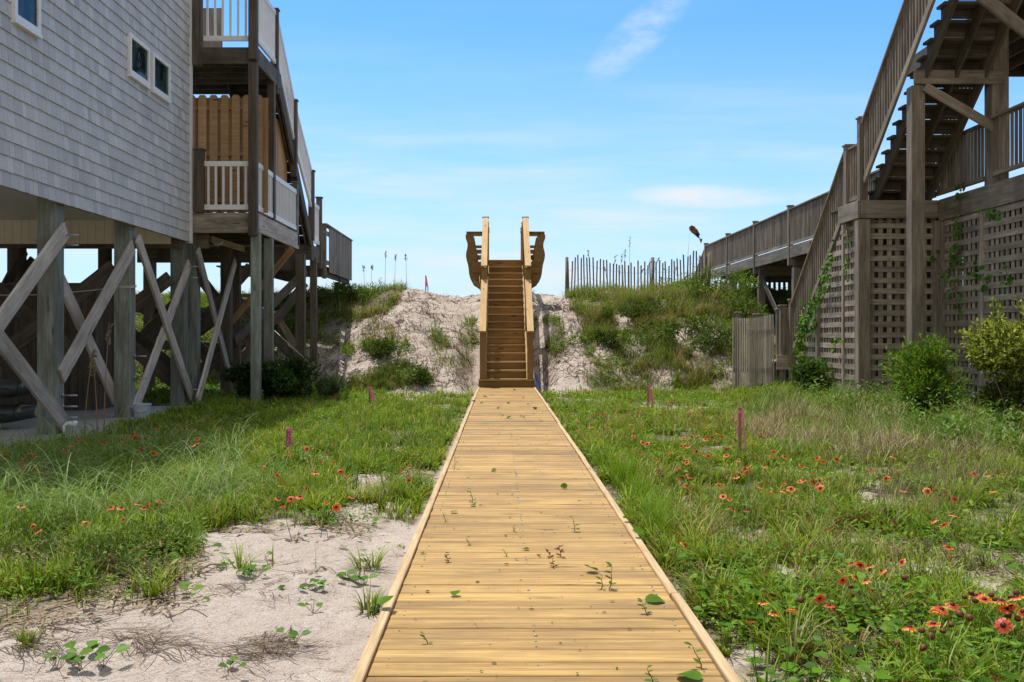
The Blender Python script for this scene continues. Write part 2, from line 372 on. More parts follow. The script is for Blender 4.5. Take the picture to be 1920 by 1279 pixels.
# leaves as folded hexagons: centre, direction, normal-ish, length, width
def leaves(c, d, nrm, L, W, col, tipcol=None):
    n = len(c); d = d/np.linalg.norm(d, axis=1, keepdims=True)
    s = np.cross(d, nrm); s = s/(np.linalg.norm(s, axis=1, keepdims=True)+1e-9); u = np.cross(s, d)
    L = L[:, None]; W = W[:, None]
    P = np.stack([c, c+d*L*.3+s*W*.42+u*W*.10, c+d*L*.68+s*W*.40+u*W*.08-u*L*.02, c+d*L-u*L*.10, c+d*L*.68-s*W*.40+u*W*.08-u*L*.02, c+d*L*.3-s*W*.42+u*W*.10], 1)
    f = (np.arange(n)*6)[:, None]+np.array([[0, 1, 2, 3, 0, 3, 4, 5]]); f = f.reshape(-1, 4)
    C = np.repeat(col[:, None, :], 6, 1)
    if tipcol is not None: C[:, 3] = tipcol
    return P.reshape(-1, 3), f, C.reshape(-1, 3)
def joinm(parts):
    V = []; Fc = []; C = []; o = 0
    for v, f, c in parts: V.append(v); Fc.append(f+o); C.append(c); o += len(v)
    return np.concatenate(V), np.concatenate(Fc), np.concatenate(C)
def pick(n, pal, jit=.18):
    pal = np.array(pal); i = rng.integers(0, len(pal), n); j = rng.integers(0, len(pal), n); t = rng.random(n)[:, None]
    c = pal[i]*(1-t)+pal[j]*t; return c*(1+(rng.random((n, 1))-.5)*2*jit)

# ------------------------------------------------------------------ camera, light, sky
cam = bpy.data.cameras.new('camera'); co = bpy.data.objects.new('camera', cam); COL.objects.link(co); SC.camera = co
cam.sensor_width = 36; cam.sensor_fit = 'HORIZONTAL'; cam.lens = 36*F/1920
cam.shift_x = (960-VX)/1920; cam.shift_y = -(639.5-VY)/1920
cam.clip_start = .05; cam.clip_end = 20000
co.location = (0, 0, CZ); co.rotation_euler = (math.radians(90), 0, 0)
SUNDIR = Vector((-.22, .24, 1)).normalized()
sun = bpy.data.lights.new('sun', 'SUN'); sun.energy = 5.0; sun.angle = math.radians(.5); sun.color = (1, .955, .88)
so = bpy.data.objects.new('sun', sun); COL.objects.link(so); so.rotation_euler = SUNDIR.to_track_quat('Z', 'Y').to_euler(); so.location = (0, 0, 40)
W = bpy.data.worlds.new('World'); SC.world = W; W.use_nodes = True; nt = W.node_tree; nt.nodes.clear()
sky = N(nt, 'ShaderNodeTexSky', sky_type='NISHITA'); sky.sun_disc = False
sky.sun_elevation = math.asin(SUNDIR.z); sky.sun_rotation = math.atan2(SUNDIR.x, SUNDIR.y)
sky.air_density = 1.0; sky.dust_density = .6; sky.ozone_density = 1.6
tc = N(nt, 'ShaderNodeTexCoord'); sx = N(nt, 'ShaderNodeSeparateXYZ'); nt.links.new(tc.outputs['Generated'], sx.inputs[0])
X_, Y_, Z_ = sx.outputs
yy = mathn(nt, 'MAXIMUM', mathn(nt, 'ABSOLUTE', Y_), .05)
u = mathn(nt, 'DIVIDE', X_, yy); v = mathn(nt, 'DIVIDE', Z_, yy)
cv = N(nt, 'ShaderNodeCombineXYZ'); nt.links.new(u, cv.inputs[0]); nt.links.new(v, cv.inputs[1])
nA = gnoise(nt, cv.outputs[0], (1.1, 9, 1), 2.6, 6, .6); nB = gnoise(nt, cv.outputs[0], (4, 7, 1), 4.5, 6, .68)
def blob(cx, cy, rx, ry, rot=0):
    a = mathn(nt, 'SUBTRACT', u, cx); b = mathn(nt, 'SUBTRACT', v, cy); c, s = math.cos(rot), math.sin(rot)
    p = mathn(nt, 'DIVIDE', mathn(nt, 'ADD', mathn(nt, 'MULTIPLY', a, c), mathn(nt, 'MULTIPLY', b, s)), rx)
    q = mathn(nt, 'DIVIDE', mathn(nt, 'SUBTRACT', mathn(nt, 'MULTIPLY', b, c), mathn(nt, 'MULTIPLY', a, s)), ry)
    e = mathn(nt, 'ADD', mathn(nt, 'MULTIPLY', p, p), mathn(nt, 'MULTIPLY', q, q))
    return ramp(nt, e, [(0, 1), (1, 0)])
wisp = mathn(nt, 'ADD', mathn(nt, 'MULTIPLY', blob(.14, .305, .08, .024, .75), ramp(nt, nB, [(.36, 0), (.68, .62)])), mathn(nt, 'MULTIPLY', blob(.207, .141, .085, .013, -.03), ramp(nt, nB, [(.2, .25), (.6, .95)])))
low = mathn(nt, 'MULTIPLY', ramp(nt, v, [(.0, 1), (.06, .9), (.14, .45), (.27, 0)]), ramp(nt, nA, [(.39, 0), (.62, .95)]))
hi_ = mathn(nt, 'MULTIPLY', ramp(nt, nA, [(.5, 0), (.75, .22)]), ramp(nt, v, [(.1, 1), (.33, .25)]))
cl = mathn(nt, 'MINIMUM', mathn(nt, 'ADD', mathn(nt, 'ADD', wisp, low), hi_), 1.0)
# the clear sky: Nishita with a little more saturation
hs = N(nt, 'ShaderNodeHueSaturation', Hue=.5, Saturation=1.05, Value=1.0); nt.links.new(sky.outputs[0], hs.inputs['Color'])
skyc = mixc(nt, 1.0, hs.outputs[0], (.80, 1.38, 2.0), 'MULTIPLY')
skyc = mixc(nt, ramp(nt, v, [(.0, .62), (.08, .5), (.18, .22), (.32, .0)]), skyc, (6.1, 6.9, 7.6))
skyc = mixc(nt, cl, skyc, (6.9, 7.5, 7.9))
# unseen white haze added overhead and behind the viewer to neutralise ambient light
fill_haze = mathn(nt, 'MAXIMUM', ramp(nt, Z_, [(.45, 0), (.8, 1)]), ramp(nt, mathn(nt, 'MULTIPLY', Y_, -1.0), [(.0, 0), (.35, 1)]))
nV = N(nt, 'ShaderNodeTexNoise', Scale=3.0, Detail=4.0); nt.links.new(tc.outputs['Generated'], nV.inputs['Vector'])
skyc = mixc(nt, mathn(nt, 'MULTIPLY', fill_haze, ramp(nt, nV.outputs['Fac'], [(.3, .6), (.6, .95)])), skyc, (6.0, 5.85, 5.6))
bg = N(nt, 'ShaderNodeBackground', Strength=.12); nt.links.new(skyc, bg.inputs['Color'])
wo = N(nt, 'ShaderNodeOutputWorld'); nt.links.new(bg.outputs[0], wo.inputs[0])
SC.view_settings.view_transform = 'Standard'; SC.view_settings.look = 'None'; SC.view_settings.exposure = 0
SC.render.engine = 'CYCLES'; SC.cycles.max_bounces = 6; SC.cycles.diffuse_bounces = 3; SC.cycles.transparent_max_bounces = 8
SC.cycles.caustics_reflective = False; SC.cycles.caustics_refractive = False
try: SC.cycles.use_denoising = True
except Exception: pass

# ------------------------------------------------------------------ ground and sea
def grid_axis(segs):
    out = []
    for a, b, st in segs: out += list(np.arange(a, b-1e-6, st))
    out.append(segs[-1][1]); return np.array(out)
gx = np.concatenate([[-3000, -800, -200, -80, -45], grid_axis([(-30, -12, 1), (-12, -6, .25), (-6, 6, .06), (6, 13, .2), (13, 30, 1)]), [45, 80, 200, 800, 3000]])
gy = np.concatenate([[-2000, -300, -60, -20], grid_axis([(-10, 1.5, .5), (1.5, 9, .045), (9, 32, .09), (32, 60, 1.0), (60, 100, 4)])])
GX, GY = np.meshgrid(gx, gy); gz = H(GX.ravel(), GY.ravel())
bare = 1-veg(GX.ravel(), GY.ravel())
near = (np.abs(GX.ravel()) < 12) & (GY.ravel() < 32) & (GY.ravel() > 0)
pits = np.where(near, bare*(.085*(fbm(GX.ravel()*5, GY.ravel()*5, 91, 3)-.5)+.045*(fbm(GX.ravel()*12, GY.ravel()*12, 95, 2)-.5)), 0)
gz = gz+pits*sstep(.8, 1.2, np.abs(GX.ravel()-.155))
nx, ny = len(gx), len(gy)
idx = np.arange(nx*ny).reshape(ny, nx)
fc = np.stack([idx[:-1, :-1], idx[:-1, 1:], idx[1:, 1:], idx[1:, :-1]], -1).reshape(-1, 4)
g = np_mesh('ground', np.stack([GX.ravel(), GY.ravel(), gz], 1), fc, 4, None, M['sand'], smooth=True)
g.data.attributes.new('veg', 'FLOAT', 'POINT').data.foreach_set('value', (1-bare).astype(np.float32)); tag(g, kind='structure')
def mat_sea():
    m, nt, nd, lk, b = new_mat('sea_water'); b.inputs['Base Color'].default_value = (.03, .10, .13, 1); b.inputs['Roughness'].default_value = .15
    tcs = N(nt, 'ShaderNodeTexCoord'); n = gnoise(nt, tcs.outputs['Object'], (1, 3, 1), .6, 5, .6)
    bp = N(nt, 'ShaderNodeBump', Strength=.6, Distance=.3); lk.new(n, bp.inputs['Height']); lk.new(bp.outputs[0], b.inputs['Normal']); return m
mb = MB(); mb._add([(-9000, 76, -1.9), (9000, 76, -1.9), (9000, 15000, -1.9), (-9000, 15000, -1.9)], [(0, 1, 2, 3)], [(0, 0, 0)]*4, 1.0)
tag(mb.build('sea', mat_sea()), kind='structure')

# ================================================================== boardwalk
XC = .155; DZ = .10
bw = thing('boardwalk', 'long straight fresh pine boardwalk leading across the grass to the dune stairs', 'boardwalk', (XC, 10, 0))
mb = MB(); y = -2.5; k = 0
while y < 22.1:
    w = .1365; tv = random.gauss(1.0, .135)
    if random.random() < .13: tv *= .84
    zz = random.uniform(-.0025, .0025); e = random.uniform(-.003, .003)
    mb.axbox((XC+e, y+w/2, DZ-.019+zz), (.606, 0, random.uniform(-.001, .001)), (0, (w-.0082)/2, 0), (0, 0, .019), 0, max(.62, min(1.28, tv))); y += w
mb.build('decking', M['deck'], bw, bevel=.004)
for s, joints in ((-1, [-2.5, 2.2, 6.95, 11.8, 16.4, 22.15]), (1, [-2.5, 4.4, 9.15, 13.0, 17.6, 22.15])):
    for a, b in zip(joints[:-1], joints[1:]):
        mb = MB(); jx = random.uniform(-.006, .006)
        mb.bar((XC+s*(.628+jx), a+.003, .042), (XC+s*(.628+random.uniform(-.006, .006)), b-.003, .042), .040, .145, tint=random.uniform(.95, 1.1))
        mb.build('edge_board', M['curb'], bw, bevel=.004)
for yy_ in np.arange(-2, 22, 1.2): one('joist', M['pine'], bw, lambda q: q.box(XC-.59, XC+.59, yy_, yy_+.04, -.06, DZ-.042))
def screws(mb):
    yv = -2.5
    while yv < 12:
        for sx_ in (-.55, -.02, .55):
            for dy in (.035, .10):
                if random.random() < .5: mb.tube([(XC+sx_+random.uniform(-.01, .01), yv+dy, DZ), (XC+sx_, yv+dy, DZ+.0045)], .0032, 6)
        yv += .1365


o_ = one('screw_heads', M['metal'], bw, screws); o_['kind'] = 'stuff'
# ================================================================== dune stairs
R_, T_, YB, NR = .1912, .308, 22.2, 17
ds = thing('dune_stairs', 'new pine staircase with flat handrails and scalloped side benches climbing the dune', 'stairs', (XC, YB, .1))
ZL = DZ+NR*R_; YT = YB+(NR-1)*T_
for i in range(NR):
    hw = .632 if i == 0 else .447
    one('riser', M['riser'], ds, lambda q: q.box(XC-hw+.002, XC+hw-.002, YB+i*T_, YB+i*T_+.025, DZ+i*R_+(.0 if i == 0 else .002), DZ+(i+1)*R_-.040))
    if i < NR-1:
        dd = T_+.02
        def tr(q):
            q.box(XC-hw, XC+hw, YB+i*T_-.03, YB+i*T_+.128, DZ+(i+1)*R_-.038, DZ+(i+1)*R_)
            q.box(XC-hw, XC+hw, YB+i*T_+.134, YB+i*T_+dd-.03, DZ+(i+1)*R_-.038, DZ+(i+1)*R_)
        one('tread', M['pine'], ds, tr)
sl = R_/T_
for s in (-1, 1):
    xa, xb = XC+s*.452, XC+s*.492
    def strg(q):
        q.prism([(YB+.02, DZ-.02), (YB+.02, DZ+R_), (YT+.25, ZL+.02), (YT+.25, ZL-.30), (YB+.35, DZ-.02)], 'x', min(xa, xb), max(xa, xb))
    one('stringer', M['pine'], ds, strg)
    # posts: base, middle, top
    YM, YU = 24.05, 26.55
    zb, zm, zu = 1.43, 2.93, 4.47
    px = XC+s*.535
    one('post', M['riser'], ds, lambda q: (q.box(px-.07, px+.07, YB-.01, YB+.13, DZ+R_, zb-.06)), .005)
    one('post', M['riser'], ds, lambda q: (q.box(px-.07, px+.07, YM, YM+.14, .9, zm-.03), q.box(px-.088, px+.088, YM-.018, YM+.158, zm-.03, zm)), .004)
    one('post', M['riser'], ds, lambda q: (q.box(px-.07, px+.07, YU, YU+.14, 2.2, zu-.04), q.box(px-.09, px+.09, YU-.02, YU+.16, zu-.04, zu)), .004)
    for k2, yk in enumerate((28.2, 29.6)):
        one('post', M['riser'], ds, lambda q: (q.box(px-.06, px+.06, yk, yk+.12, 2.2, ZL+1.12), q.box(px-.075, px+.075, yk-.015, yk+.135, ZL+1.12, ZL+1.15)), .004)
    def rail(p0, p1, q): q.bar(p0, p1, .15, .04, tint=1.05)
    # flat handrail boards
    one('handrail', M['pine'], ds, lambda q: rail((px, YB-.09, zb-.075), (px, YM-.002, zb-.075+sl*(YM-YB+.09)*1.05), q), .004)
    one('handrail', M['pine'], ds, lambda q: rail((px, YM-.06, zm+.025), (px, YU-.002, zm+.025+sl*(YU-YM+.06)*.93), q), .004)
    one('handrail', M['pine'], ds, lambda q: rail((px, YU+.142, ZL+1.03), (px, 29.75, ZL+1.03), q), .004)
    # balusters
    def bal(q):
        yv = YB+.3
        for hh in (.42, .72):
            q.bar((px, YB+.13, DZ+hh), (px, YM, DZ+hh+sl*(YM-YB-.13)), .038, .14); q.bar((px, YM+.14, DZ+hh+.05+sl*(YM-YB+.14)), (px, YU, DZ+hh+.05+sl*(YU-YB)), .038, .14)
        yv = 28.45
        while yv < 29.55:
            q.box(px-.02, px+.02, yv, yv+.035, ZL+.06, ZL+1.01); yv += .14
        q.box(px-.02, px+.02, 28.33, 29.59, ZL+.06, ZL+.1)
    one('side_rails', M['pine'], ds, bal)
    # bench beside the landing: scalloped end boards, back boards, seat
    ye = YU+.16
    def outline(flip):
        prof = [(1.042, 4.05), (1.075, 3.995), (1.082, 3.93), (1.063, 3.86), (1.035, 3.79), (1.026, 3.70), (1.04, 3.61), (1.066, 3.52), (1.072, 3.42), (1.052, 3.31), (1.02, 3.20), (1.0, 3.08), (.985, 2.94), (.955, 2.82), (.905, 2.715), (.86, 2.665)]
        inner = [(.73, 2.66), (.74, 3.13), (.765, 3.40), (.79, 3.6), (.875, 4.05)]
        return prof+inner
    for ya in (ye, 28.05):
        def eb(q):
            P = [(XC+s*(a-.0), b) for a, b in outline(s)]
            if s < 0: P = P[::-1]
            q.prism(P, 'y', ya, ya+.04)
        one('bench_end_board', M['riser'], ds, eb)  # backlit shade put into the bench by the darker pine
        def fr(q):
            q.box(XC+s*.62, XC+s*.905, ya-.045, ya-.003, 3.13, 3.27); q.box(XC+s*.62, XC+s*.90, ya-.042, ya-.003, 2.965, 3.12)
            q.bar((XC+s*.66, ya-.02, 2.60), (XC+s*.87, ya-.02, 2.74), .038, .10, (0, 0, 1)); q.box(XC+s*.62, XC+s*.70, ya-.04, ya, 2.5, 2.96)
        one('bench_bracket', M['riser'], ds, fr)
    def back(q):
        # leaning balusters of the bench back
        for yb_ in np.arange(ye+.10, 28.05, .16): q.bar((XC+s*.84, yb_, 3.28), (XC+s*.965, yb_, 3.99), .038, .03, (0, 1, 0))
        for t0, t1 in ((.06, .22), (.36, .54), (.86, 1.0)):
            p0 = Vector((XC+s*(.83+.125*t0), 0, 3.28+.71*t0)); p1 = Vector((XC+s*(.83+.125*t1), 0, 3.28+.71*t1)); c = (p0+p1)/2; h2 = (p1-p0)/2
            q.axbox((c.x, (ye+.04+28.05)/2, c.z), (0, (28.05-ye-.04)/2, 0), tuple(h2), (.015, 0, 0))
        q.box(XC+s*.60, XC+s*1.06, ye-.03, ye+.09, 4.052, 4.085); q.box(XC+s*.93, XC+s*1.06, ye+.09, 28.12, 4.052, 4.085); q.box(XC+s*.62, XC+s*.94, ye+.0, ye+.03, 3.96, 4.05)
        q.box(XC+s*.62, XC+s*.94, 28.1, 28.13, 3.60, 3.72); q.box(XC+s*.62, XC+s*.94, 28.1, 28.13, 3.76, 3.84)
    one('bench_back', M['riser'], ds, back)
    def seat(q):
        for a in (.60, .70, .80): q.box(XC+s*a, XC+s*(a+.09), ye+.04, 28.05, 3.42, 3.455)
    one('bench_seat', M['riser'], ds, seat)
    one('landing_leg', M['pine'], ds, lambda q: (q.box(px-.07, px+.07, 27.4, 27.54, 1.5, ZL-.2), q.box(px-.07, px+.07, 29.3, 29.44, 1.5, ZL-.2)))
def land(q):
    yv = YT-.03
    while yv < 29.8: q.box(XC-.60, XC+.60, yv, yv+.138, ZL-.038, ZL); yv += .1425
    for s in (-1, 1): q.box(XC+s*.56, XC+s*.6, YT+.26, 29.7, ZL-.28, ZL-.04)
one('landing', M['pine'], ds, land)
# blue pole leaning beside the stairs
mb = MB(); a = PY(1011, 728, 21.9); b = PY(1003, 700, 22.1)
mb.bar(a, b, .035, .03); mb.bar(a+Vector((.03, 0, 0)), b+Vector((.035, 0, -.03)), .02, .02)
tag(mb.build('blue_pole', M['blue']), 'short blue plastic pole leaning against the foot of the pine dune stairs', 'pole')

# ================================================================== shared: railings, lattices, stairs
def railing(parent, p0, p1, h, mat, name='railing', gap=.12, bw_=.035, lift=.09, cap=(.09, .04), rails=(.05, .075), flat=True):
    p0, p1 = Vector(p0), Vector(p1); d = p1-p0; hd = Vector((d.x, d.y, 0)); L = hd.length; nb = max(1, int(round(L/gap)))
    up = Vector((0, 0, 1)); h0 = hd.normalized()
    def f(q):
        for i in range(nb):
            c = p0+d*((i+.5)/nb)
            q.axbox(c+up*(lift+h)/2, h0*bw_/2, h0.cross(up)*bw_/2, up*((h-lift)/2-.01))
    o = one(name, mat, parent, f)
    one('top_rail', mat, o, lambda q: q.bar(p0+up*h, p1+up*h, cap[0], cap[1]))
    one('bottom_rail', mat, o, lambda q: q.bar(p0+up*lift, p1+up*lift, rails[0], rails[1]))
    return o
def flight(parent, x0, x1, ya, za, yb, zb, mat, n, name='staircase', stringers=(0, .5, 1), rise=True, td=.27, sh=.27):
    # a flight between (ya, za) and (yb, zb); treads, risers with slits, sawtooth strings
    dy = (yb-ya)/n; dz = (zb-za)/n
    sg = 1 if dy > 0 else -1
    root = None
    def tr(q):
        for i in range(n):
            yc = ya+dy*(i+.5); zt = za+dz*(i+1)
            q.axbox(((x0+x1)/2, yc-sg*.02, zt-.02), ((x1-x0)/2, 0, 0), (0, td/2, 0), (0, 0, .02))
            if rise: q.axbox(((x0+x1)/2, ya+dy*(i+.03), zt-.043-(abs(dz)-.05)/2), ((x1-x0)/2-.05, 0, 0), (0, .012, 0), (0, 0, (abs(dz)-.05)/2))
    root = one(name, mat, parent, tr)
    for f in stringers:
        xs = x0+(x1-x0)*f+(.07 if f == 0 else -.07 if f == 1 else 0)
        def st(q):
            P = [(ya, za-.02)]
            for i in range(n):
                P += [(ya+dy*i, za+dz*(i+1)-.042), (ya+dy*(i+1), za+dz*(i+1)-.042)]
            P += [(yb, zb-sh*1.3), (ya, za-sh*1.3)] if False else [(yb, zb-sh-.1), (ya+dy*1.0, za-.02)]
            # body of the string: a sloping plank plus sawtooth wedges
            q.axbox((xs, (ya+yb)/2, (za+zb)/2-sh*.52), (0, (yb-ya)/2, (zb-za)/2), (.02, 0, 0), Vector((0, -(zb-za), (yb-ya))).normalized()*sh*.36)
            for i in range(n):
                a_, b_ = (ya+dy*i, za+dz*i-.06), (ya+dy*i, za+dz*(i+1)-.042); c_ = (ya+dy*(i+1), za+dz*(i+1)-.042)
                tri = [a_, b_, c_, (ya+dy*(i+1), za+dz*(i+1)-.06)]
                q.prism(tri if sg < 0 else tri[::-1], 'x', xs-.019, xs+.019)
        one('stringer', mat, root, st)
    return root
def post(parent, x, y, z0, z1, w=.15, mat=None, name='post', cap=0):
    def f(q):
        q.box(x-w/2, x+w/2, y-w/2, y+w/2, z0, z1)
        if cap: q.box(x-w/2-.02, x+w/2+.02, y-w/2-.02, y+w/2+.02, z1, z1+.035)
    return one(name, mat, parent, f, .006)
def board(parent, p0, p1, w, t, mat, up, name='brace'):
    return one(name, mat, parent, lambda q: q.bar(p0, p1, w, t, up), .004)
def bolts(parent, pts, L=.09):
    def f(q):
        for p in pts: q.tube([Vector(p)-Vector((.01, 0, 0)), Vector(p)+Vector((L, 0, 0))], .011, 8); q.tube([Vector(p), Vector(p)+Vector((.012, 0, 0))], .03, 8)
    return one('bolts', M['metal'], parent, f)

# ================================================================== house on pilings
HX = -5.5; HY0, HY1 = 10.35, YX(360, HX); HZ0, HZ1 = 2.93, 9.9
hs_ = thing('beach_house', 'grey shingled beach house raised on tall timber pilings with crossed braces', 'house', (-9, 12, 0))
hw_ = -13.0
one('wall', M['trim'], hs_, lambda q: (q.box(hw_, HX-.06, HY0, HY1-.02, HZ0+.35, HZ1)))
def sh(q):
    z = HZ0; ex = .174; r = 0
    while z < 7.6:
        y = HY0-random.uniform(0, .15)
        while y < HY1-.09:
            w = random.choice([.10, .13, .15, .17, .20]); y2 = min(y+w, HY1-.09)
            if y2 > HY0 and y2-y > .03:
                a = max(y, HY0); zt = min(z+ex+.012, 7.65)
                # a shingle, thicker at its butt: a leaning thin box
                jz = random.uniform(-.003, .003)
                q.axbox((HX-.028, (a+y2)/2, (z+zt)/2+jz), (-.009, 0, (zt-z)/2), (0, (y2-a)/2-.0032, 0), (.011, 0, .0005), 0, max(.8, min(1.16, random.gauss(1.0, .075))))
            y = y2
        z += ex; r += 1
    q.box(HX-.05, HX-.03, HY0, HY1-.09, HZ0+.01, 7.6, 0, .45)
    q.box(HX-.05, HX-.012, HY0, HY1-.09, 7.6, HZ1, 0, .95)
one('shingles', M['shingle'], hs_, sh)
one('corner_board', M['trim'], hs_, lambda q: (q.box(HX-.09, HX+.012, HY1-.09, HY1+.012, HZ0-.02, HZ1-.01)), .004)
one('soffit', M['soffit'], hs_, lambda q: [q.box(hw_, HX-.06, yv, yv+.14, 3.30, 3.33) for yv in np.arange(HY0+.1, HY1-.3, .145)])
one('skirt_board', M['soffit'], hs_, lambda q: [q.box(xv, xv+.14, HY1-.39, HY1-.35, HZ0-.06, 3.298) for xv in np.arange(hw_, HX-.25, .145)])
one('rim_board', M['shingle'], hs_, lambda q: (q.box(HX-.10, HX-.052, HY0, HY1-.10, HZ0+.01, 3.30, 0, .6)))
one('girder', M['dark'], hs_, lambda q: (q.box(hw_, HX-.1, HY1-.34, HY1-.145, HZ0-.12, 3.295)))
one('roof', M['roof'], hs_, lambda q: (q.prism([(hw_-.4, HZ1), (HX+.4, HZ1), (HX+.4, HZ1+.12), ((hw_+HX)/2, HZ1+2.0), (hw_-.4, HZ1+.12)], 'y', HY0-.4, HY1+.4)))
def window(ya, yb, z0, z1, sticker=False):
    fw = .065
    fr = one('window', M['white'], hs_, lambda q: (q.box(HX-.03, HX+.03, ya, ya+fw, z0, z1), q.box(HX-.03, HX+.03, yb-fw, yb, z0, z1),
        q.box(HX-.03, HX+.029, ya+fw, yb-fw, z1-fw, z1), q.box(HX-.03, HX+.029, ya+fw, yb-fw, z0, z0+fw)), .004)
    one('sill', M['white'], fr, lambda q: q.box(HX-.03, HX+.045, ya-.004, yb+.004, z0-.05, z0-.002), .004)
    one('pane', M['glass'], fr, lambda q: q.box(HX-.012, HX+.004, ya+fw, yb-fw, z0+fw, z1-fw))
    if sticker:
        def st(q):
            yc, zc = (ya+yb)/2, z0+.36
            q.bar((HX+.006, yc-.05, zc-.05), (HX+.006, yc, zc+.07), .012, .002, (1, 0, 0)); q.bar((HX+.006, yc+.05, zc-.05), (HX+.006, yc, zc+.07), .012, .002, (1, 0, 0))
            for k3 in range(3): q.box(HX+.005, HX+.007, yc-.10, yc+.08-.03*k3, zc-.11-k3*.03, zc-.10-k3*.03)
        one('sticker', M['sticker'], fr, st)
window(YX(241, HX), YX(278.5, HX), 5.16, 5.76, True)
window(YX(284.5, HX), YX(317, HX), 5.16, 5.76)
window(YX(24, HX)-.0, YX(73, HX), 4.85, 6.6)
PXL = -5.71
pys = [9.9, YX(95, PXL), YX(234, PXL), YX(336, PXL)]
for i, yv in enumerate(pys):
    post(hs_, PXL, yv, -.4, 3.29, .24, M['post'], 'piling')
for xr in (-8.6, -11.4):
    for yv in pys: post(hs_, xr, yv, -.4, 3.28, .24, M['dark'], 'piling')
def br(x1, y1, x2, y2, X=HX+.022, w=.19, mat='brace'):
    return board(hs_, PX(x1, y1, X), PX(x2, y2, X), w, .04, M[mat], (1, 0, 0))
# one may read these as long planks bolted across the piling faces
def brp(X, ya, za, yb, zb, w=.2, mat='brace'): return board(hs_, (X, ya, za), (X, yb, zb), .042, w, M[mat], (0, 0, 1))
for i in range(3):
    a, b = pys[i], pys[i+1]; Xo = PXL+.143; Xi = PXL-.143
    if i == 0:
        brp(Xo, a-.1, .55, b+.10, 2.62, .22); brp(Xo+.044, a-.5, 2.2, b+.12, .06, .22)
    elif i == 1:
        brp(Xo, a-.02, .75, b-.05, 2.62, .22); brp(Xi, a, 2.55, b, .3, .22)
    else:
        brp(Xo+.044, a+.02, 2.75, b+.10, .18, .2); brp(Xo, a-.02, .1, b+.12, 2.55, .2)
for xr in (-8.6, -11.4):
    for i in range(3):
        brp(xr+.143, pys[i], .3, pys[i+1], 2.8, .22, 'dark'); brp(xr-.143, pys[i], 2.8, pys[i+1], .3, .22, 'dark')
for yv in pys[2:]:
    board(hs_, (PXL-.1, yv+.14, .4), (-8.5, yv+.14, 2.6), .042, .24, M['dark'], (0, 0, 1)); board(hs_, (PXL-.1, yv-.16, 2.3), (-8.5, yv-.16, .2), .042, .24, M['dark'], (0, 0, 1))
for (yv, zs) in ((pys[1], (.22, .5, .36)), (pys[2], (.95, .62, .2)), (pys[3], (2.5, 2.3, .3)), (pys[1]+.03, (2.55, 2.42))): bolts(hs_, [(PXL+.13, yv+.05, z) for z in zs], .19)

stw = thing('storage_closet', 'dark board storage closet under the grey house behind the pilings', 'closet', (-7.6, 16.6, 0))
one('front_boards', M['dark'], stw, lambda q: [q.box(xv, xv+.135, 16.35, 16.38, .03, 2.1) for xv in np.arange(-10.2, -6.75, .14)])
one('side_boards', M['dark'], stw, lambda q: [q.box(-6.75, -6.72, yv, yv+.135, .03, 2.1) for yv in np.arange(16.4, 17.3, .14)])
one('top', M['dark'], stw, lambda q: q.box(-10.2, -6.7, 16.34, 17.35, 2.105, 2.14))
# the concrete slab below, kayaks, bucket
mb = MB(); mb.box(-13, -5.22, 9.7, 17.5, -.10, .02); mb.box(-13, -5.16, 8.6, 9.66, -.14, -.03)
tag(mb.build('concrete_floor', M['concrete'], bevel=.01), kind='structure')
def mat_camo():
    m, nt, nd, lk, b = new_mat('camouflage_hull'); tcm = N(nt, 'ShaderNodeTexCoord'); n = gnoise(nt, tcm.outputs['Object'], (1.6, 1, 1), 1.7, 2, .5)
    c = mixc(nt, ramp(nt, n, [(.46, 0), (.50, 1)]), (.40, .34, .20), (.035, .045, .04)); n2 = gnoise(nt, tcm.outputs['Object'], (1.2, 1, 1), 2.6, 2, .5)
    c = mixc(nt, ramp(nt, n2, [(.58, 0), (.62, 1)]), c, (.22, .20, .12)); lk.new(c, b.inputs['Base Color']); b.inputs['Roughness'].default_value = .42; return m
M['camo'] = mat_camo()
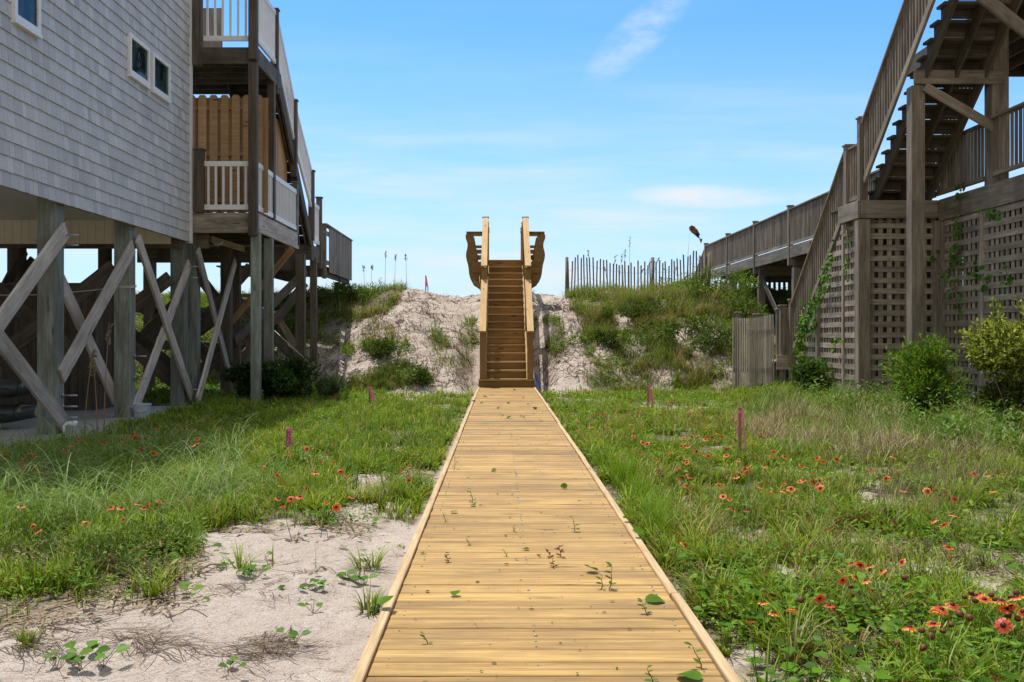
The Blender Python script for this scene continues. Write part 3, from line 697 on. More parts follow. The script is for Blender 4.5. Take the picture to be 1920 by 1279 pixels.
def kayak(loc, label, rz):
    k_ = thing('kayak', label, 'kayak', loc, 'kayaks stored under the house')
    def hull(q):
        n, mth = 22, 14; vs = []; gs = []
        for i in range(n+1):
            t = i/n*2-1; prof = max(.04, (1-abs(t)**2.6))**.62; wv = .37*prof; ht = .30*(.72+.28*prof)
            for j in range(mth):
                th = 2*math.pi*j/mth; c, s_ = math.cos(th), math.sin(th)
                yv = wv*math.copysign(abs(c)**.75, c); zv = .16+ht*.5*math.copysign(abs(s_)**.8, s_)*(.6+.4*prof)+.07*abs(t)**3
                vs.append((t*1.6, yv, zv)); gs.append((t, yv, zv))
        fs = [(i*mth+j, i*mth+(j+1) % mth, (i+1)*mth+(j+1) % mth, (i+1)*mth+j) for i in range(n) for j in range(mth)]+[tuple(range(mth))[::-1], tuple(range(n*mth, (n+1)*mth))]
        q._add(vs, fs, gs, 1.0, 0, True)
    mbk = MB(); hull(mbk)
    def fin(name, m_, mbx):
        o = mbx.build(name, m_); 
        o.location = (0, 0, 0); return o
    def raw(name, mat, fn):
        q = MB(); fn(q); me = bpy.data.meshes.new(name); me.from_pydata(q.v, [], q.f); me.polygons.foreach_set('use_smooth', q.sm); me.materials.append(mat)
        o = bpy.data.objects.new(name, me); COL.objects.link(o); o.parent = k_; return o
    raw('hull', M['camo'], hull)
    raw('carry_handle', M['black'], lambda q: (q.tube([(.95, -.39, .2), (1.0, -.42, .21), (1.25, -.37, .21), (1.3, -.33, .2)], .012, 6)))
    raw('deck_cord', M['black'], lambda q: (q.tube([(1.36, -.27, .1), (1.36, -.22, .3), (1.36, 0, .345), (1.36, .22, .3), (1.36, .27, .1)], .007, 5)))
    raw('seat_well', M['black'], lambda q: (q.tube([(-.35, 0, .27), (.35, 0, .27)], .19, 12)))
    k_.rotation_euler = (0, 0, rz); return k_
kayak((-7.75, 13.15, .03), 'lower of the two stacked camouflage kayaks, resting on the concrete slab', .03)
kayak((-7.68, 13.2, .37), 'upper of the two stacked camouflage kayaks under the grey house', -.02)
mb = MB(); mb.tube([(-7.6, 12.95, .71), (-7.35, 13.0, .78), (-7.1, 13.05, .76), (-6.95, 13.1, .70)], [.05, .12, .13, .06], 10)
mb2 = thing('life_vest', 'blue life vest with an orange strap lying on the upper camouflage kayak', 'life vest', (-7.2, 13.1, .69))
mb.build('vest_body', M['blue'], mb2); one('vest_strap', M['orange'], mb2, lambda q: q.tube([(-7.05, 12.94, .68), (-7.03, 13.0, .83), (-7.0, 13.15, .80), (-6.98, 13.22, .68)], .02, 6))
bk = PY(266, 792, 14.45); bk.z = .0
def lathe(q, prof, c, n=20):
    for (r0, z0), (r1, z1) in zip(prof[:-1], prof[1:]):
        vs = []; 
        for k in range(n):
            a = 2*math.pi*k/n; vs += [(c[0]+r0*math.cos(a), c[1]+r0*math.sin(a), c[2]+z0), (c[0]+r1*math.cos(a), c[1]+r1*math.sin(a), c[2]+z1)]
        q._add(vs, [(2*k, 2*((k+1) % n), 2*((k+1) % n)+1, 2*k+1) for k in range(n)], [(0, 0, 0)]*len(vs), 1, 0, True)
bt = thing('bucket', 'pale grey plastic bucket standing at the base of a piling', 'bucket', bk)
one('pail', M['plastic'], bt, lambda q: lathe(q, [(.0, .01), (.10, .01), (.125, .25), (.135, .25), (.135, .27), (.12, .27), (.095, .03), (0, .03)], bk))
one('handle', M['metal'], bt, lambda q: q.tube([(bk.x-.13, bk.y, bk.z+.24), (bk.x-.11, bk.y-.09, bk.z+.17), (bk.x, bk.y-.14, bk.z+.14), (bk.x+.11, bk.y-.09, bk.z+.17), (bk.x+.13, bk.y, bk.z+.24)], .005, 6))
pv = PY(131, 797, 12.2); pp = thing('water_pipe', 'white plastic water pipe elbow sticking out beside the corner piling', 'pipe', (pv.x, pv.y, 0))
one('pipe_run', M['pvc'], pp, lambda q: q.tube([(pv.x-.06, pv.y, -.05), (pv.x-.06, pv.y, pv.z-.01), (pv.x-.03, pv.y, pv.z+.02), (pv.x+.08, pv.y-.02, pv.z+.02)], .028, 10))
one('pipe_collar', M['pvc'], pp, lambda q: q.tube([(pv.x+.05, pv.y-.015, pv.z+.02), (pv.x+.09, pv.y-.02, pv.z+.02)], .036, 10))
def rope(q):
    y2 = pys[2]; z = ZY(540, y2-.12); h = .128
    for dz in (0, .022): q.tube([(PXL-h, y2-h, z+dz), (PXL+h, y2-h, z+dz), (PXL+h, y2+h, z+dz+.03), (PXL-h, y2+h, z+dz+.02)], .008, 6)
    a = Vector((PXL-h, y2-h, z)); b = Vector((-8.4, 13.6, 1.95))
    q.tube([a+(b-a)*t+Vector((0, 0, -.12*math.sin(math.pi*t))) for t in np.linspace(0, 1, 9)], .007, 5)
tag(one('rope', M['rope'], None, rope), 'pale rope tied round a piling of the grey house and stretched inward', 'rope')

# ================================================================== deck tower beside the house
DX = -4.38; D0 = HY1+.06; dk = thing('deck_tower', 'two storey weathered deck with white railings and stairs behind the grey house', 'deck', (-5, 19, 0))
ZM, ZU = 3.47, 6.44
Ym = YX(557, DX); Yu = YX(521, DX)
def floor(q, x0, x1, y0, y1, z, w=.14):
    yv = y0
    while yv < y1-.02: q.box(x0, x1, yv, min(yv+w, y1), z-.035, z); yv += w+.006
one('middle_floor', M['dark'], dk, lambda q: floor(q, -9, DX-.045, D0+.045, Ym, ZM))
one('front_beam', M['mildew'], dk, lambda q: q.box(-9, DX+.0, D0, D0+.042, 3.11, ZM), .006)
one('side_beam', M['brace'], dk, lambda q: q.box(DX-.0+.003, DX+.045, D0+.0, Ym, 3.13, ZM), .006)
for yv in np.arange(D0+.4, Ym, .41): one('joist', M['dark'], dk, lambda q: q.box(-9, DX-.003, yv, yv+.04, 3.2, ZM-.036))
one('upper_floor', M['dark'], dk, lambda q: floor(q, -9, DX-.045, D0+.045, Yu+1.2, ZU))
one('upper_front_beam', M['dark'], dk, lambda q: q.box(-9, DX, D0, D0+.042, 6.14, ZU), .006)
one('upper_side_beam', M['dark'], dk, lambda q: q.box(DX+.003, DX+.045, D0, Yu+.1, 6.14, ZU), .006)
for yv in np.arange(D0+.4, Yu+.9, .41): one('joist', M['dark'], dk, lambda q: q.box(-9, DX-.003, yv, yv+.04, 6.2, ZU-.036))
# posts through the storeys
xl = XY(375, D0)
post(dk, DX-.03, D0-.03, 3.05, 6.14, .15, M['dark'], 'post'); post(dk, xl, D0-.02, 3.47, 4.58, .15, M['dark'], 'post', 1)
post(dk, DX-.03, D0-.03, 6.2, 7.75, .15, M['dark'], 'post'); post(dk, xl-.04, D0-.02, 6.1, 7.7, .16, M['dark'], 'post')
ypm = YX(509, DX-.03); post(dk, DX-.03, ypm, 3.2, 6.2, .14, M['dark'], 'post')
post(dk, DX-.02, Ym-.09, 3.2, 4.55, .13, M['post'], 'post', 1)
post(dk, DX-.02, YX(517, DX), 6.0, 7.62, .14, M['dark'], 'post', 1)
# white railings
def wr(p0, p1, h=.88, gap=.135): return railing(dk, p0, p1, h, M['white'], 'white_railing', gap, .036, .10, (.05, .09), (.05, .09))
wr((xl+.08, D0+.02, ZM), (DX-.11, D0+.02, ZM)); wr((DX, D0+.08, ZM), (DX, ypm-.08, ZM)); wr((DX, ypm+.08, ZM), (DX, Ym-.16, ZM))
wr((xl+.06, D0+.02, ZU+.06), (DX-.11, D0+.02, ZU+.06), 1.05); wr((DX, D0+.08, ZU+.06), (DX, YX(517, DX)-.08, ZU+.06), 1.05)
# stairs from the upper deck down to the low landing, with their white rails
YS0, YS1 = YX(523, DX), YX(586, DX); ZLL = 3.38
flight(dk, -5.45, DX-.03, YS1, ZLL, YS0, ZU, M['dark'], 15)
one('stair_skirt', M['dark'], dk, lambda q: q.bar((DX-.005, YS0, ZU-.2), (DX-.005, YS1, ZLL-.1), .045, .27, (0, 0, 1)))
sp = [(YX(517, DX), 7.62), (YX(551.5, DX), ZY(190, YX(551.5, DX))), (YX(584, DX), ZY(322, YX(584, DX))), (YX(598.5, DX), ZY(372, YX(598.5, DX)))]
for (yv, zt) in sp[1:]: post(dk, DX, yv, zt-1.6 if yv < 23 else 2.9, zt, .13, M['dark'], 'post', 1)
for (a, za), (b, zb) in zip(sp[:-1], sp[1:]):
    if b < sp[3][0]-.01: wr((DX, a+.08, za-1.02), (DX, b-.08, zb-1.02+.12), .93)
    else: wr((DX, a+.08, ZLL+.02), (DX, b-.08, ZLL+.02), .95)
Yw0 = YX(604, DX); Yw1 = YX(660, -4.28)
one('low_landing', M['dark'], dk, lambda q: (floor(q, -7.5, DX-.04, YS1-.2, Yw0, ZLL), q.box(-7.5, DX+.02, YS1-.25, YS1-.205, 3.02, ZLL), q.box(DX-.02, DX+.025, YS1-.2, Yw0, 3.02, ZLL)))
# walkway with a tall board rail toward the beach
one('walkway_floor', M['dark'], dk, lambda q: (floor(q, -7.0, -4.33, Yw0+.02, Yw1, 3.0), q.box(-6.9, -4.36, Yw0+.02, Yw0+.06, 2.72, 2.96), q.box(-4.40, -4.35, Yw0, Yw1, 2.74, 2.96), q.box(-5.8, -5.75, Yw0, Yw1, 2.74, 2.96)))
def brd(q):
    yv = Yw0+.55
    while yv < Yw1: q.box(-4.31, -4.285, yv, yv+.13, 2.86+random.uniform(-.006, .006), 4.0); yv += .138
    q.box(-4.36, -4.315, Yw0, Yw1, 3.78, 3.88); q.box(-4.36, -4.315, Yw0, Yw1, 3.05, 3.15)
one('board_railing', M['grey'], dk, brd)
one('rail_cap', M['grey'], dk, lambda q: q.box(-4.40, -4.26, Yw0, Yw1+.02, 4.002, 4.04))
post(dk, -4.35, Yw0+.06, 2.7, 4.0, .11, M['grey'], 'post'); post(dk, -4.40, Yw0+.45, 2.7, 4.0, .09, M['grey'], 'post')
post(dk, -4.5, Yw1-1.3, 1.6, 2.75, .14, M['dark'], 'post'); post(dk, -6.6, Yw1-1.3, 1.6, 2.75, .14, M['dark'], 'post')
board(dk, (-4.45, Yw1-.75, 2.75), (-4.30, Yw1-.5, 1.9), .16, .04, M['grey'], (0, 1, 0))
board(dk, (-7, Yw0+2.2, 2.35), (-4.6, Yw0+2.2, 2.35), .04, .09, M['dark'], (0, 0, 1), 'cross_rail')
# ground posts
for px_, w, mt in ((480, .16, 'post'), (504, .16, 'post'), (573, .2, 'dark'), (588, .15, 'dark')):
    yv = YX(px_, DX-.01); post(dk, DX-.01 if px_ != 573 else DX-.12, yv, -.4, 3.11 if px_ < 520 else 3.1, w, M[mt], 'ground_post')
for (x, yv, w) in ((-5.62, YX(360, -5.62), .24), (-5.5, YX(425, -5.5), .2), (-5.5, YX(447, -5.5)-.1, .14), (-5.5, 23.2, .18), (-7.6, 19.0, .2), (-7.6, 21.4, .2), (-8.2, 23.2, .2)):
    post(dk, x, yv, -.4, 3.2, w, M['post' if x == -5.62 else 'dark'], 'ground_post')
ya, yb_ = YX(360, -5.62), YX(425, -5.5); Xo = -5.40
board(dk, PX(371, 470, Xo), PX(431, 703, Xo), .04, .19, M['brace'], (0, 0, 1)); board(dk, PX(441, 490, Xo+.04), PX(371, 752, Xo+.04), .04, .19, M['brace'], (0, 0, 1))
def dbr(x1, y1, Y1, x2, y2, Y2, mat='dark', w=.2): return board(dk, PY(x1, y1, Y1), PY(x2, y2, Y2), .045, w, M[mat], (0, 0, 1))
dbr(548, 466, 20.3, 433, 606, 20.6, 'cedar', .13); dbr(574, 508, 22.6, 440, 640, 20.0); dbr(572, 530, 23, 515, 605, 22.5); dbr(430, 545, 21, 560, 680, 22.6); dbr(515, 585, 22.6, 560, 660, 22.8, 'grey', .15)
dbr(380, 600, 20.5, 470, 500, 21.0, 'dark', .22); dbr(440, 690, 21.5, 520, 590, 22.5, 'dark', .22); dbr(360, 500, 21, 480, 660, 21.2, 'dark', .22)
for a_ in ((190, 585, 20.2, 330, 700, 20.6, .34), (205, 700, 20.8, 345, 560, 21.0, .34), (250, 560, 21.4, 420, 690, 21.8, .30), (330, 650, 21.5, 450, 560, 21.9, .30), (180, 640, 21.9, 470, 655, 22.2, .22), (200, 575, 22.6, 480, 590, 22.9, .20), (350, 720, 20.2, 440, 640, 20.3, .26)): dbr(*a_[:6], 'dark', a_[6])
dbr(395, 448, 19.0, 500, 480, 21.5, 'brace', .12)
for B_ in ((-7.5, DX-.05, 20.4, 20.5, 2.78, 3.1), (-5.7, DX-.05, 22.4, 22.5, 2.75, 3.0), (-8.6, -5.3, 17.9, 18.0, 2.85, 3.15)): one('cross_beam', M['dark'], dk, lambda q: q.box(*B_))
one('wire', M['rope'], dk, lambda q: (q.tube([PY(397, 449, 17.95), PY(402, 458, 17.9), PY(410, 460, 17.9), PY(418, 454, 17.9)], .007, 5), q.tube([PY(515, 620, 22.0), PY(590, 690, 21.6)], .008, 5)))
# shower stall of cedar boards
shs = thing('shower_stall', 'cedar board shower stall standing on the middle deck behind white railing', 'shower stall', (-5, D0+.5, ZM))
ys = D0+.42
def bd(q, horiz, off):
    if horiz:
        for i in range(7):
            x = -5.74+i*.205; q.prism([(x, ZM+.06), (x+.148, ZM+.06), (x+.148, ZM+2.18), (x+.12, ZM+2.215), (x+.028, ZM+2.215), (x, ZM+2.18)], 'y', ys, ys+.018, 0, random.uniform(.85, 1.12))
            x += .1; q.box(x, x+.14, ys+.065, ys+.083, ZM+.06, ZM+2.18, 0, random.uniform(.7, .85))
        for z in (.25, 1.1, 1.95): q.box(-5.78, -4.5, ys+.02, ys+.063, ZM+z, ZM+z+.085, 0, .8)
    else:
        yv = ys+.05
        while yv < Ym-.4: q.box(-4.55, -4.53, yv, yv+.14, ZM+.06, ZM+2.2); yv += .15
one('front_boards', M['cedar'], shs, lambda q: bd(q, True, 0)); one('side_boards', M['cedar'], shs, lambda q: bd(q, False, 0))
# planks of the upper deck's far side railing, seen through the balusters
def ud(q):
    for i in range(8): q.box(-8+i*.3, -7.75+i*.3, Yu+.85, Yu+.88, ZU+.05, ZU+1.0)
one('back_boards', M['grey'], dk, lambda q: (q.box(-6.2, -5.62, Yu+.5, Yu+.53, ZU+.02, 7.9)))
# ================================================================== weathered deck with lattice walls
XA, XD, ZF = 6.12, 7.40, 3.54
YB2 = YX(1617, XA); YA2 = YX(1591, XA)
wd = thing('lattice_deck', 'large weathered timber deck with lattice walls, steep stairs and a long railed walkway', 'deck', (9, 18, 0))
G_ = M['grey']; LT = M['lattice']
def lattice(parent, o, uv, wdt, z0, z1, nrm, top=None, ph=.09, pp=.185, vp=.148, vw=.078):
    # horizontal boards outside, upright strips inside; top(u) may cut it along a slope
    o = Vector(o); uv = Vector(uv).normalized(); nrm = Vector(nrm).normalized(); up = Vector((0, 0, 1))
    def f(q):
        z = z0+.02
        while z < z1-.03:
            hh = min(ph, z1-z); ue = wdt
            if top:
                ue = max(0, min(wdt, top(z+hh*.5)))
            if ue > .08: q.axbox(o+uv*ue/2+nrm*.010+up*(z+hh/2+random.uniform(-.004, .004)), uv*(ue/2+.0), nrm*.009, up*hh/2)
            z += pp
    a = one('lattice_panel', LT, parent, f)
    def g2(q):
        u_ = .03
        while u_ < wdt-.03:
            w2 = min(vw, wdt-u_); zt = z1
            if top:
                zt = z0
                zz = z0
                while zz < z1 and top(zz) > u_+w2/2: zz += .05
                zt = zz
            if zt > z0+.1: q.axbox(o+uv*(u_+w2/2+random.uniform(-.008, .008))-nrm*.008+up*(z0+zt)/2, uv*w2/2, nrm*.007, up*(zt-z0)/2)
            u_ += vp
    one('upright_strips', LT, a, g2); return a
# posts and beams of the stair tower
post(wd, XA, YB2, -.3, 3.22, .2, G_, 'corner_post'); post(wd, XA, YB2, 3.23, 4.92, .14, G_, 'post', 1)
post(wd, XA, YA2, 3.0, 4.58, .14, G_, 'post', 1); post(wd, XA, 18.9, -.3, 2.2, .12, G_, 'post')
one('tower_beam', G_, wd, lambda q: (q.box(XA-.06, XD-.03, YB2-.085, YB2-.045, 3.27, ZF), q.box(XA-.11, XA-.065, YB2-.09, YA2+.22, 3.24, ZF+.0), q.box(XA-.06, XD-.03, YB2-.115, YB2-.088, 3.235, 3.31)), .005)
one('landing_floor', M['dark'], wd, lambda q: [q.box(XA-.06, XD, yv, yv+.135, ZF-.035, ZF) for yv in np.arange(YB2-.04, 18.05, .141)])
railing(wd, (XA, YB2+.10, ZF), (XA, YA2-.09, ZF), .98, G_, gap=.115, bw_=.034)
lattice(wd, (XA+.10, YB2+.03, .05), (1, 0, 0), XD-XA-.13, 0.05, 3.24, (0, -1, 0))
lattice(wd, (XA+.01, YB2+.11, .05), (0, 1, 0), .72, 0.05, 3.22, (-1, 0, 0))
one('stile', LT, wd, lambda q: q.box(XA-.035, XA+.03, YB2+.84, YB2+.93, 0, 3.23), .004)
YL0, YL1, ZL0 = 20.75, 17.75, .80
def topA(z):   # how far the panel reaches under the stairs at height z
    return max(0, (YL0-.15)-(z+.02-ZL0+.35)/((ZF-ZL0)/(YL0-YL1))-(YB2+.94)) if z > .5 else 2.9
lattice(wd, (XA+.01, YB2+.94, .05), (0, 1, 0), 2.9, 0.05, 3.1, (-1, 0, 0), top=topA)
# side of the deck toward the path
for a, b in ((16.46, YB2-.09), (15.14, 16.37), (13.80, 15.05), (12.45, 13.71), (11.1, 12.36)):
    if b-a > .2: lattice(wd, (XD, b, .05), (0, -1, 0), b-a, .05, 3.16, (-1, 0, 0))
for yv in (16.415, 15.095, 13.755, 12.405, 11.05): one('stile', LT, wd, lambda q: q.box(XD-.042, XD+.02, yv-.045, yv+.045, 0, 3.17), .004)
one('side_beam', G_, wd, lambda q: (q.box(XD-.045, XD, 12.92, YB2-.12, 3.18, ZF-.0), q.box(XD-.045, XD, 8.0, 12.915, 3.18, ZF), q.box(XD-.045, XD, YA2+.4, 24.0, 3.24, ZF), q.box(XD-.047, XD, 24.004, 29.5, 3.24, ZF), q.box(XD-.045, XD, 29.504, 35.4, 3.24, ZF)), .005)
one('deck_floor', M['dark'], wd, lambda q: [q.box(XD, 11.6, yv, yv+.135, ZF-.037, ZF) for yv in np.arange(8.0, 35.4, .141)])
for xv in np.arange(XD+.05, 11.6, .45): one('joist', M['dark'], wd, lambda q: q.box(xv, xv+.04, 8.05, 35.3, 3.26, ZF-.04))
py_ = [YX(1324.5, XD), YX(1365.6, XD), YX(1417, XD), YX(1482.5, XD), 21.72, 18.35]
for yv in py_: post(wd, XD-.01, yv, 3.05, 4.55, .12, G_, 'post', 1)
for a, b in zip(py_[:-1], py_[1:]): railing(wd, (XD-.01, a-.07, ZF), (XD-.01, b+.07, ZF), .93, G_, gap=.105, bw_=.042, lift=.065, cap=(.13, .035), rails=(.05, .06))
railing(wd, (XD-.01, 18.28, ZF), (XD-.01, 16.75, ZF), .93, G_, gap=.11, lift=.11)
railing(wd, (XD-.01, 16.70, ZF), (XD-.01, 15.05, ZF), .95, G_, gap=.11, lift=.12)
railing(wd, (XD-.01, 14.75, ZF), (XD-.01, 11.4, ZF), .98, G_, gap=.115, lift=.14, cap=(.13, .035), rails=(.05, .06))
railing(wd, (11.5, 35, ZF), (11.5, 12, ZF), .93, M['dark'], gap=.14)
# ground posts and beams of the long deck
for yv in (31.8, 28.3, 24.95, 21.6, 18.4):
    for xv in (XD+.10, 9.4, 11.3): post(wd, xv, yv, -.4 if yv < 24 else .2, 2.98, .19 if xv < 8 else .17, G_ if xv < 8 else M['dark'], 'ground_post')
    one('cross_beam', M['dark'], wd, lambda q: q.box(XD+.03, 11.6, yv-.07, yv+.07, 2.985, 3.255))
for (x, yv) in ((9.5, 10.5), (9.5, 13), (9.5, 15.5), (11.4, 12), (11.4, 15.5)): post(wd, x, yv, -.3, 3.24, .2, M['dark'], 'ground_post')
board(wd, (XD+.1, 28.2, 2.9), (XD+.1, 25.3, 1.0), .042, .17, M['dark'], (0, 0, 1)); board(wd, (XD+.12, 24.9, 2.85), (9.3, 24.9, 1.3), .042, .17, M['dark'], (0, 0, 1))
board(wd, (XD+.3, 31.6, 2.9), (9.3, 31.6, 1.8), .042, .17, M['dark'], (0, 0, 1))
one('slat_screen', M['dark'], wd, lambda q: [q.box(xv, xv+.09, 34.4, 34.43, 1.6, 3.2) for xv in np.arange(XD+.1, 12, .17)])
# flights
flight(wd, XA+.19, XD-.06, 16.98, ZF, 13.30, 6.58, M['dark'], 16, stringers=(0, .5, 1), td=.27)  # darker wood puts the shade of the underside into the colour
fl2 = flight(wd, XA+.06, XD-.12, YL0, ZL0, YL1, ZF, G_, 14, stringers=(0, 1), td=.27)
s1 = (6.58-ZF)/(16.98-13.30)
railing(wd, (XA-.0, 16.55, ZF+(16.98-16.55)*s1+.0), (XA-.0, 13.25, ZF+(16.98-13.25)*s1), .93, G_, gap=.105, bw_=.036, lift=-.03, cap=(.13, .035), rails=(.045, .11))
railing(wd, (XD-.06, 16.4, ZF+.45), (XD-.06, 13.25, ZF+(16.98-13.25)*s1), .85, G_, gap=.13, lift=.05)
railing(wd, (XA, YA2+.10, ZF-.02), (XA, YL0-.15, ZL0+.12), .97, G_, gap=.115, bw_=.036, lift=.02, cap=(.13, .035), rails=(.045, .11))
post(wd, XA, YL0-.10, 0, 2.0, .12, G_, 'post', 1)
post(wd, XA-.03, 13.15, 5.9, 7.9, .14, G_, 'post')
# supports of the upper flight
YP = YX(1717, XA+.16)
post(wd, XA+.16, YP, -.3, 5.02, .2, G_, 'tall_post'); post(wd, XD+.10, YP+.0, ZF+.003, 6.6, .25, G_, 'tall_post')
one('header', G_, wd, lambda q: q.box(XA+.08, XD+.15, YP-.145, YP-.105, 5.03, 5.24), .005)
board(wd, (XA+.24, YP-.125, 4.99), (XD+.02, YP-.15, 4.36), .14, .045, G_, (0, 1, 0)); board(wd, PY(1822, -22, 13.4), PY(1935, 68, 13.4), .17, .05, G_, (0, 1, 0))
one('upper_deck', M['dark'], wd, lambda q: ([q.box(XD+.12, 13.2, yv, yv+.137, 6.29, 6.33) for yv in np.arange(9.0, 18.2, .141)], [q.box(xv, xv+.04, 9.0, 18.2, 6.09, 6.285) for xv in np.arange(XD+.16, 13.2, .42)], q.box(XD+.08, 13.2, 18.2, 18.245, 6.05, 6.33), q.box(XD+.075, XD+.118, 9.0, 18.2, 6.05, 6.33)))
for x, yv in ((10.6, 18.0), (13.0, 18.0), (13.0, 13)): post(wd, x, yv, 3.54, 6.08, .2, M['dark'], 'tall_post')
# stair going down at the far end
railing(wd, (XD-.01, 35.45, ZF-.1), (XD-.01, 38.2, 2.2), .95, G_, gap=.08, bw_=.07, lift=.02)
# foot of the lower stairs: small platform with its own rail, swing gate posts
one('foot_platform', LT, wd, lambda q: (q.box(XA-.32, XA+.9, YL0+.02, YL0+.9, .70, .74), q.box(XA-.30, XA+.05, YL0-.03, YL0+.015, .55, .86), q.box(XA-.30, XA+.9, YL0+.9, YL0+.94, .1, .70)), .004)
post(wd, XA-.15, YL0+.08, .0, 1.88, .12, G_, 'post', 1); post(wd, XA-.03, YL0+.75, .0, 1.82, .13, G_, 'post', 1)
railing(wd, (XA-.08, YL0+.06, .84), (XA+.0, YL0-.02, .84), 1.0, G_, gap=.06, bw_=.03, lift=.07, cap=(.08, .03))
post(wd, XD-.02, YB2-.0, -.3, 3.2, .13, LT, 'post')
one('dark_backing', M['dark'], wd, lambda q: ([q.box(xv, xv+.13, 20.2, 20.23, 0, 3.2) for xv in np.arange(6.35, 11.6, .15)]))  # unseen boards added so the lattice openings read dark
one('far_dark_backing', M['dark'], wd, lambda q: ([q.box(11.6, 11.63, yv, yv+.13, 0, 3.2) for yv in np.arange(8.2, 20.2, .16)]))  # unseen slats added to darken the space behind the lattice
# curved slat gate panel
gp = thing('gate_panel', 'curved weathered slat gate panel standing in the grass near the stair foot', 'gate', (5.3, 20.6, .1))
def gsl(q):
    n = 22
    for i in range(n):
        t = i/(n-1); x = XY(1377, 20.5)+t*(XY(1453, 20.5)-XY(1377, 20.5)); yv = 20.62-.22*math.sin(math.pi*min(1, t*1.05))**1.0
        lean = -.012*(t-.5)
        q.axbox((x, yv, (1.66-.05*math.sin(math.pi*min(1, .1+t))+.05*t+.10)/2), (.0118, 0, 0), (0, .012, 0), (lean*.7+random.uniform(-.004, .004), 0, (1.56-.05*math.sin(math.pi*min(1, .1+t))+.05*t)/2), 0, random.uniform(.6, 1.3))
one('slats', M['gate'], gp, gsl)
for z in (.55, 1.35):
    one('back_rail', G_, gp, lambda q: [q.bar((XY(1377+76*t, 20.5), 20.645-.22*math.sin(math.pi*min(1, t*1.05)), z), (XY(1377+76*(t+.1), 20.5), 20.645-.22*math.sin(math.pi*min(1, (t+.1)*1.05)), z), .022, .09) for t in np.arange(0, 1, .1)])
for px_, pt in ((1384, 584), (1418, 587)):
    x = XY(px_, 20.95); post(gp, x, 20.95, 0, ZY(pt+4, 20.95), .10, G_, 'gate_post', 1)

# ================================================================== sand fence
fy = lambda x: 32.2-(x-2)*.12
sf = thing('sand_fence', 'dark upright slat sand fence along the grassy dune crest', 'fence', (4.4, 32, 2.3))
def pk(q):
    x = XY(1066, 32.2)
    while x < XY(1330, 31.5):
        yv = fy(x); z = Hs(x, yv); h = 1.12+.10*fbm(np.array([x*1.7]), np.array([.3]), 66)[0]+random.uniform(-.13, .07)
        q.axbox((x, yv, z+h/2-.1), (.021, 0, 0), (0, .007, 0), (random.uniform(-.022, .022), 0, h/2+.1)); x += random.uniform(.085, .115)
one('slats', M['fence'], sf, pk)
for x in (XY(1062, 32.2), XY(1222, 32), XY(1330, 31.6)):
    z = Hs(x, fy(x)); one('fence_post', M['fence'], sf, lambda q: q.tube([(x, fy(x)+.04, z-.3), (x+.02, fy(x)+.04, z+1.32)], .05, 8))
def fw(q):
    for hz in (.3, .72):
        xs = np.arange(XY(1062, 32.2), XY(1330, 31.6), .2)
        q.tube([(x, fy(x)-.008, Hs(x, fy(x))+hz+.1) for x in xs], .004, 4)
one('wire', M['metal'], sf, fw)

# ================================================================== fish windsock
fsp = thing('fish_windsock', 'brown and dark blue fish windsock flying on a thin pole against the sky', 'windsock', (XY(1291, 33), 33, 2.3))
hd_, tl = PY(1294, 424, 33), PY(1312, 447, 33); ax = (tl-hd_)
sd = Vector((-ax.z, 0, ax.x)).normalized()
def fish_part(name, mat, P, th=.05):
    def f(q):
        pts = [hd_+ax*a+sd*b for a, b in P]; n = len(pts)
        vs = [p+Vector((0, -th, 0)) for p in pts]+[p+Vector((0, th, 0)) for p in pts]
        q._add(vs, [tuple(range(n)), tuple(range(n, 2*n))[::-1]]+[(i, (i+1) % n, n+(i+1) % n, n+i) for i in range(n)], [(0, 0, 0)]*(2*n), 1)
    return one(name, mat, fsp, f)
M['fishb'] = plain('brown_cloth', (.20, .085, .035), .8, .2, 0, .6, 14); M['fishn'] = plain('navy_cloth', (.022, .018, .06), .8, .2, 0, .3, 12); M['fisho'] = plain('ochre_cloth', (.42, .24, .07), .8, .2, 0, .2)
fish_part('body', M['fishb'], [(.02, -.045), (.0, .0), (.04, .06), (.2, .085), (.45, .09), (.62, .08), (.62, -.055), (.4, -.085), (.15, -.085)], .06)
fish_part('tail_body', M['fishn'], [(.621, -.05), (.621, .082), (.75, .085), (.86, .065), (.80, .03), (.92, .01), (.99, -.01), (.8, -.04)], .045)
fish_part('tail_fin', M['fisho'], [(.985, -.015), (1.13, .06), (1.24, -.0), (1.28, -.075), (1.12, -.045)], .015)
fish_part('back_fin', M['fishn'], [(.1, .075), (.2, .112), (.35, .10), (.45, .12), (.6, .105), (.72, .088)], .012)
one('pole', M['rope'], fsp, lambda q: q.tube([(XY(1287, 33), 33.0, Hs(XY(1287, 33), 33)-.2), (XY(1290, 33), 33, 4.0), hd_+Vector((0, 0, .0))], [.009, .006, .004], 6))

